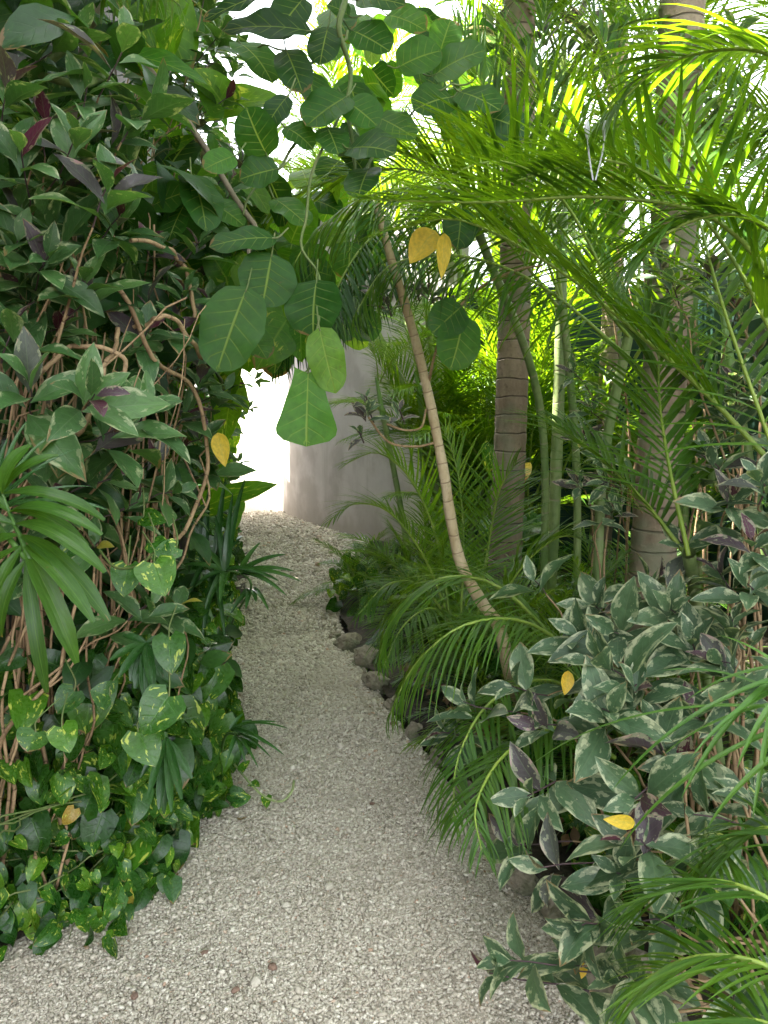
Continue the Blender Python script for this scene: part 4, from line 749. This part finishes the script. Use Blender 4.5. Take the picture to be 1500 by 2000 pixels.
for c, n, L, W, kw in [([(1210, 1420, 2.58), (1080, 1330, 2.53), (960, 1370, 2.38), (895, 1480, 2.28), (885, 1600, 2.13)], 44, .34, .008, dict(vee=-.1, droop=.9, a0=1.1, a1=.5)),
                       ([(1200, 1480, 2.38), (1100, 1420, 2.28), (990, 1470, 2.18), (930, 1570, 2.03), (940, 1660, 1.93)], 40, .30, .008, dict(vee=-.1, droop=.9, a0=1.1, a1=.5)),
                       ([(1180, 1330, 2.68), (1040, 1220, 2.68), (910, 1220, 2.58), (810, 1300, 2.58), (760, 1400, 2.58)], 44, .36, .008, dict(vee=0., droop=.8)),
                       ([(1130, 1300, 2.88), (980, 1150, 2.88), (860, 1130, 2.88), (770, 1200, 2.88), (740, 1290, 2.88)], 44, .38, .008, dict(vee=.1, droop=.8))]:
    key_frond(K, c, n, L, W, **kw)
K = thing('areca_palm', 'feathery palm with bright upright and arching fronds left of the leaning stem', 'palm', (.45, 3.95, .03))
for c, n, L, W, kw in [([(880, 1220, 3.9), (855, 1060, 3.9), (805, 940, 3.8), (740, 885, 3.7), (675, 905, 3.6)], 46, .34, .009, dict(vee=.5, droop=.4)),
                       ([(880, 1220, 3.9), (830, 1090, 3.8), (760, 1000, 3.7), (690, 985, 3.6), (640, 1020, 3.5)], 42, .28, .008, dict(vee=.3, droop=.5)),
                       ([(900, 1220, 3.9), (905, 1050, 3.9), (895, 930, 3.9), (870, 840, 3.9)], 40, .36, .009, dict(vee=.2, droop=.4, up=(0, -1, .4))),
                       ([(930, 1220, 3.9), (955, 1060, 3.9), (975, 960, 3.8), (1010, 900, 3.7)], 36, .36, .010, dict(vee=.3, droop=.4, up=(0, -1, .5))),
                       ([(900, 1250, 3.8), (830, 1150, 3.7), (760, 1140, 3.6), (700, 1200, 3.5)], 42, .30, .008, dict(vee=.1, droop=.7)),
                       ([(900, 1260, 3.7), (850, 1190, 3.5), (790, 1220, 3.3), (750, 1300, 3.2)], 42, .30, .008, dict(vee=.0, droop=.8)),
                       ([(940, 1250, 3.7), (1010, 1120, 3.6), (1090, 1050, 3.5), (1160, 1060, 3.4)], 40, .34, .009, dict(vee=.3, droop=.5))]:
    key_frond(K, c, n, L, W, **kw)
K = thing('areca_palm', 'palm with steep spiky fronds crossing in front of the tall ringed trunk', 'palm', (1.0, 3.9, .03)); m = MB(); tube(m, cr([(1.0, 3.9, 0), (.95, 3.8, 1.2), at(1100, 600, 3.5)], 20), .02, 8); m.build('trunk', M['cane'], K)
for c, n, L, W, kw in [([(1100, 600, 3.5), (1030, 400, 3.45), (965, 220, 3.4), (890, 50, 3.4)], 40, .55, .013, dict(vee=.35, droop=.35, up=(0, -.8, .6))),
                       ([(1100, 600, 3.5), (1070, 380, 3.5), (1050, 180, 3.5), (1070, -20, 3.5)], 40, .52, .013, dict(vee=.3, droop=.4, up=(0, -.8, .6))),
                       ([(1090, 600, 3.5), (990, 470, 3.4), (880, 350, 3.3), (770, 290, 3.2)], 44, .52, .013, dict(vee=.5, droop=.35)),
                       ([(1110, 600, 3.5), (1180, 470, 3.5), (1260, 330, 3.4), (1350, 260, 3.3)], 40, .5, .013, dict(vee=.4, droop=.4))]:
    key_frond(K, c, n, L, W, **kw)
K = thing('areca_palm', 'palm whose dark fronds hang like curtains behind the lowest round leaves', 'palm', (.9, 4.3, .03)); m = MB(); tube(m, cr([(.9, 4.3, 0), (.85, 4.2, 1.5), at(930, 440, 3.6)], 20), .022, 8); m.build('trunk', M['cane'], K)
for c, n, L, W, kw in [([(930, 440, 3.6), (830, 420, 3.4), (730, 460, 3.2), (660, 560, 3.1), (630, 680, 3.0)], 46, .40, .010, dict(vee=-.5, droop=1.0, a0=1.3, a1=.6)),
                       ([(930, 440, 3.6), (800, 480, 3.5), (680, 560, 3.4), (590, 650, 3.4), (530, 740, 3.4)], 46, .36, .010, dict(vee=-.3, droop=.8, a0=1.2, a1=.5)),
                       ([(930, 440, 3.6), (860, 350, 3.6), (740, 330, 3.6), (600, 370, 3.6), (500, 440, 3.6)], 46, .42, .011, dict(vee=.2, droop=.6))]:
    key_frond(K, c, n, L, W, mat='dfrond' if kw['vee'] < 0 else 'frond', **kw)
K = thing('areca_palm', 'palm leaves with frayed tips filling the bottom right corner', 'palm', (1.15, 1.55, .03))
for c, n, L, W, kw in [([(1600, 1830, 1.45), (1470, 1740, 1.5), (1350, 1720, 1.6), (1230, 1765, 1.65)], 24, .26, .0075, dict(vee=.2, droop=.5)),
                       ([(1600, 1960, 1.4), (1480, 1880, 1.45), (1350, 1870, 1.5), (1230, 1930, 1.55)], 24, .26, .0075, dict(vee=.2, droop=.5)),
                       ([(1620, 1700, 1.5), (1520, 1620, 1.6), (1430, 1640, 1.65), (1350, 1700, 1.7)], 22, .25, .0075, dict(vee=.1, droop=.6)),
                       ([(1600, 2080, 1.3), (1500, 2000, 1.35), (1400, 1990, 1.4)], 20, .22, .0075, dict(vee=.2, droop=.5))]:
    key_frond(K, c, n, L, W, **kw)
# long strap leaves from the right edge
t = thing('strap_leaf_plant', 'plant with long glossy strap leaves arching in from the right edge', 'plant', (1.25, 1.75, .03)); H = at(1600, 1330, 1.6)
for q in [(1195, 1545, 1.6), (1290, 1480, 1.65), (1030, 1500, 1.9), (1210, 1660, 1.6), (1330, 1560, 1.5), (1380, 1620, 1.5), (1470, 1600, 1.5), (1340, 1370, 1.7), (1290, 1310, 1.8), (1440, 1500, 1.5), (1400, 1240, 1.8), (1350, 1480, 1.5)]:
    m = MB(); Q = at(*q); P = H+np.array([rr.uniform(-.06, .06), rr.uniform(-.1, .1), rr.uniform(-.12, .05)]); D, N, L = chord(P, Q, np.array([[0, -.1, 1.]]), .9); leaves(m, P, D, N, L, .0105, .9, .4, P_blade, None, nv=16, nu=4); m.build('leaf', M['strap'], t)
m = MB(); tube(m, cr([(1.25, 1.75, 0), (1.1, 1.7, .5), H], 14), .018, 8); m.build('stem', M['cane'], t)

K = thing('palm', 'palm behind the hedge with pale green leaflets hanging at the top left', 'palm', (-1.75, 3.0, .03)); m = MB(); tube(m, cr([(-1.75, 3.0, 0), (-1.7, 3.0, 1.8), at(40, -120, 2.9)], 20), .04, 8); m.build('trunk', M['cane'], K)
for c, n, L, W, kw in [([(40, -120, 2.8), (140, -110, 2.6), (250, -70, 2.5), (350, 10, 2.4)], 22, .30, .010, dict(vee=-.9, droop=.5, a0=1.2, a1=.5)), ([(40, -120, 2.8), (100, -40, 2.5), (130, 60, 2.4)], 14, .26, .010, dict(vee=-.5, droop=.5))]:
    key_frond(K, c, n, L, W, **kw)
bm_ = ground_mat('pale_bud', [(.3, (.55, .55, .60)), (.7, (.72, .72, .76))], 20, bump=.2, dist=.002, rough=.5)
for lb, q in [('pale hanging bud on the left of a pair in front of the palm fronds', [(1158, 352, 1.95), (1150, 300, 1.95), (1147, 262, 1.95), (1147, 236, 1.95)]), ('pale hanging bud on the right of a pair in front of the palm fronds', [(1163, 352, 1.95), (1176, 300, 1.95), (1181, 262, 1.95), (1182, 236, 1.95)])]:
    m = MB(); c = cr([at(*p) for p in q], 16); s_ = np.linspace(0, 1, len(c)); tube(m, c, .0022+.0052*np.clip(np.sin(np.pi*np.clip((s_-.55)/.47, 0, 1)), 0, 1), 8); tag(m.build('flower_bud', bm_), lb, 'bud')
# leaning pale stem
lt = thing('leaning_tree', 'slender pale ringed stem leaning in an S curve beside the path', 'tree', gr(1000, 1400)); m = MB()
c = cr([gr(1010, 1420), at(990, 1290, 3.2), at(972, 1220, 3.2), at(940, 1175, 3.2), at(900, 1100, 3.2), at(880, 1010, 3.15), at(868, 930, 3.1), at(843, 800, 3.1), at(815, 680, 3.05), at(790, 590, 3.0), at(765, 510, 3.0), at(735, 400, 3.0)], 60)
tube(m, c, np.linspace(.028, .015, len(c))*(1+.05*np.sin(np.arange(len(c))*1.3)), 14); m.build('trunk', M['lean'], lt)
m = MB()
tube(m, cr([at(838, 745, 3.08), at(850, 690, 3.0), at(880, 620, 2.95), at(940, 560, 2.95), at(1010, 528, 2.95), at(1060, 518, 2.9)], 24), np.linspace(.006, .004, 25)[:25], 6)
tube(m, cr([at(848, 865, 3.1), at(815, 872, 3.08), at(770, 868, 3.05), at(745, 850, 3.05), at(720, 815, 3.0)], 20), .005, 6)
tube(m, cr([at(832, 800, 3.08), at(822, 835, 3.04), at(790, 840, 3.0), at(755, 828, 3.0)], 20), .0045, 6)
m.build('branch', M['tan'], lt)
lf = MB(); tw = MB()
for px, py, n, L in [(720, 800, 9, .11), (715, 775, 5, .08), (780, 800, 6, .10), (700, 840, 4, .09), (840, 570, 7, .11), (755, 590, 6, .11), (870, 585, 4, .09), (740, 560, 5, .12), (810, 560, 5, .1)]:
    P = at(px, py, 2.98); rn = np.where(rs.rand(n) < .55, .70+.22*rs.rand(n), rs.rand(n)*.66); whorl(lf, P, (rr.gauss(-.2, .3), -.3, .9), n, L, .2, rn, face=(0, -.5, .5)); tw = MB(); tube(tw, [P+[.02, .03, -.05], P], .003, 4); tw.build('twig', M['twig'], lt)
lf.build('foliage', M['shrub'], lt)

# variegated shrubs of the right bed
gs = 'variegated shrubs in the right hand bed'
def vol_box(x0, x1, y0, y1, z0, z1):
    return lambda n: np.c_[rs.uniform(x0, x1, n), rs.uniform(y0, y1, n), rs.uniform(z0, z1, n)]
shrub('large variegated shrub with grey green cream edged leaves at centre right', (.85, 2.35, .05),
      A((1040, 1130, 2.6, 5, 1), (1130, 1240, 2.3, 6, 1.1), (1200, 1235, 2.2, 5, 1.2), (1170, 1290, 2.1, 6, 1.1), (905, 1370, 2.35, 6, .95), (1190, 1390, 2.0, 6, 1.15), (1050, 1420, 2.15), (1250, 1180, 2.4), (1290, 1130, 2.5), (1240, 1340, 2.05, 6, 1.1), (1000, 1340, 2.25, 5), (860, 1430, 2.4, 5, .8), (1160, 1180, 2.4, 6)),
      leaf=.185, lw=.21, nl=5, group=gs, purple=.14, extra=0, vol=vol_box(.5, .95, 2.2, 2.7, .5, 1.0))
shrub('lower variegated shrub hanging over the mossy blocks near the camera', (1.0, 1.95, .05),
      A((1030, 1555, 2.0, 6), (1240, 1560, 1.85, 6), (1225, 1640, 1.8, 6), (1055, 1695, 1.9, 5, .95), (1205, 1705, 1.8, 5), (1350, 1590, 1.85, 5), (1330, 1490, 1.95, 6), (1380, 1720, 1.75, 6), (1000, 1650, 2.0, 5, .9), (1280, 1420, 2.0, 6), (1250, 1800, 1.75, 5, .8)),
      leaf=.175, lw=.21, nl=5, group=gs, purple=.10, extra=0, vol=vol_box(.75, 1.2, 1.9, 2.4, .3, .8))
shrub('trailing variegated sprigs creeping out over the gravel at the bottom', (1.0, 1.75, .08),
      A((985, 1875, 1.82, 7, 1.0), (955, 1900, 1.85, 4, .8), (1195, 1915, 1.68, 8, .95), (1125, 1815, 1.78, 9, 1.), (1110, 1870, 1.85, 4, .7), (1430, 1960, 1.5, 5)),
      leaf=.16, lw=.22, group=gs, purple=.15, spread=.04)
shrub('upright variegated shrub with bunched tan stems near the right edge', (1.12, 2.1, .05),
      A((1430, 1210, 2.1), (1470, 1050, 2.0), (1430, 970, 2.1, 8), (1400, 1110, 2.2), (1330, 1060, 2.3), (1460, 1140, 2.0), (1350, 1250, 2.1), (1480, 930, 2.0), (1400, 1290, 2.0), (1450, 1350, 1.95), (1390, 900, 2.2), (1350, 1380, 2.0), (1310, 1190, 2.2)),
      leaf=.15, lw=.21, nl=6, group=gs, purple=.14, extra=0, vol=vol_box(.95, 1.4, 2.0, 2.5, .6, 1.4))
shrub('tall variegated shrub with leaves high among the palm fronds at right', (1.3, 2.5, .05),
      A((1310, 540, 2.4), (1380, 520, 2.3), (1440, 600, 2.3), (1340, 700, 2.4), (1430, 740, 2.3), (1480, 680, 2.2), (1380, 880, 2.3), (1290, 510, 2.5), (1410, 810, 2.3), (1460, 480, 2.4)),
      leaf=.13, lw=.2, group=gs, purple=.3)
shrub('small purple tinged shrub between the ringed trunks', (1.2, 3.6, .05), A((1180, 880, 3.2), (1130, 940, 3.3), (1150, 790, 3.3), (1110, 720, 3.3, 5), (1200, 990, 3.2), (1140, 850, 3.3), (1180, 940, 3.2)), leaf=.13, lw=.18, group=gs, purple=.5)
shrub('variegated shrub with yellow and red leaves high against the sky at top right', (1.5, 3.9, .05), hedge_tips(0, 1, 2, 1, 2)+A((1400, 160, 3.6), (1340, 60, 3.7), (1440, 60, 3.6), (1180, 80, 3.9), (1060, 60, 3.9), (1000, 110, 3.9), (1450, 200, 3.5), (1130, 40, 4.0), (1390, 240, 3.6), (960, 40, 4.0)), leaf=.17, lw=.22, group=gs, purple=.35)
# pothos and broad leaves on the right bed
gv = 'pothos creepers in the right hand bed'
vine('bright pothos beside the curved wall where the path bends', (-.15, 6.3, .05), np.c_[rs.uniform(-.42, .2, 120), rs.uniform(5.6, 7.2, 120), rs.uniform(.05, .35, 120)], leaf=.10, group=gv)
vine('pothos climbing the foot of the tall ringed trunk', (.85, 5.1, .05), np.vstack([np.c_[rs.uniform(.7, 1.0, 60), rs.uniform(4.9, 5.25, 60), rs.uniform(.1, .9, 60)], A((960, 870, 4.9), (1000, 910, 4.9), (980, 900, 4.9))]), leaf=.17, group=gv)
vine('shaded pothos under the variegated shrub by the mossy blocks', (.9, 2.2, .05), np.c_[rs.uniform(.62, 1.3, 110), rs.uniform(1.8, 2.6, 110), rs.uniform(.05, .4, 110)], leaf=.11, group=gv, rndmax=.8)
vine('dark creeper filling the shade in the middle of the right bed', (.9, 3.2, .05), np.c_[rs.uniform(.45, 1.8, 260), rs.uniform(2.7, 4.4, 260), rs.uniform(.05, .45, 260)], leaf=.10, group=gv, rndmax=.5)
# dry leaf litter
m = MB(); n = 700; y = rs.uniform(1.4, 4.2, n); x = Rx(y)+.2+rs.rand(n)*1.0; zz = np.full(n, .11)
leaves(m, np.c_[x, y, zz], rs.normal(0, 1, (n, 3))*[1, 1, .25], np.array([0, 0, 1])+rs.normal(0, .4, (n, 3)), .07, .018, -.6, .4, P_shrub, rs.rand(n)*.8, nv=5, nu=2)
m2 = 120; y = rs.uniform(1.6, 7.5, m2); sd_ = rs.rand(m2) < .5; e = np.abs(rs.normal(0, .09, m2))
x = np.where(sd_, Lx(y)+e-.04, Rx(y)-e+.02); leaves(m, np.c_[x, y, np.full(m2, .022)], rs.normal(0, 1, (m2, 3))*[1, 1, .1], np.array([0, 0, 1])+rs.normal(0, .2, (m2, 3)), rs.uniform(.012, .035, m2), .005, -.5, .4, P_shrub, rs.rand(m2)*.7, nv=4, nu=2)
tag(m.build('leaf_litter', M['dead']), 'brown dry leaf litter under the right hand plants and along the gravel edges', 'leaf litter', kind='stuff')

# ------------------------------------------------------------------ unseen tree added to shade this end, crown shaped to stay above the view
t = thing('added_shade_tree', 'unseen broad tree added behind the camera so its crown shades the path', 'tree', (2.3, -.6, 0)); m = MB()
tube(m, wob(cr([(2.3, -.6, -.1), (2.2, -.5, 1.5), (1.9, -.2, 3.0), (1.2, .6, 3.9)], 30), .03), [.15, .08], 14)
for q in [[(1.2, .6, 3.9), (.3, 2.5, 4.6), (-.2, 5.0, 5.9), (-.8, 7.5, 7.2)], [(1.9, -.2, 3.0), (1.6, 2.5, 4.6), (1.9, 5., 6.0)], [(1.9, -.2, 3.0), (.2, -.4, 3.8), (-1.6, .2, 4.2)]]: tube(m, wob(cr(q, 24), .04), [.07, .015], 8)
m.build('trunk', M['figbark'], t)
m = MB(); n = 1500; P = np.c_[rs.uniform(-2.4, 3.0, n), rs.uniform(-2.5, 8.2, n), np.zeros(n)]; P[:, 2] = 1.5+np.maximum(P[:, 1], 1.2)*.60+.55+rs.rand(n)*1.0
P = P[~((P[:, 1] > 4.2) & (P[:, 0] > .9)) & ~((P[:, 1] > 3.6) & (P[:, 0] < -1.1))]; n = len(P)
leaves(m, P, rs.normal(0, 1, (n, 3))*[1, 1, .4]+[0, 0, -.3], np.array([0, -.1, 1])+rs.normal(0, .4, (n, 3)), .26, .085, .5, .12, P_ovate, rs.rand(n)*.8, nv=4, nu=2)
m.build('crown', M['deep'], t)
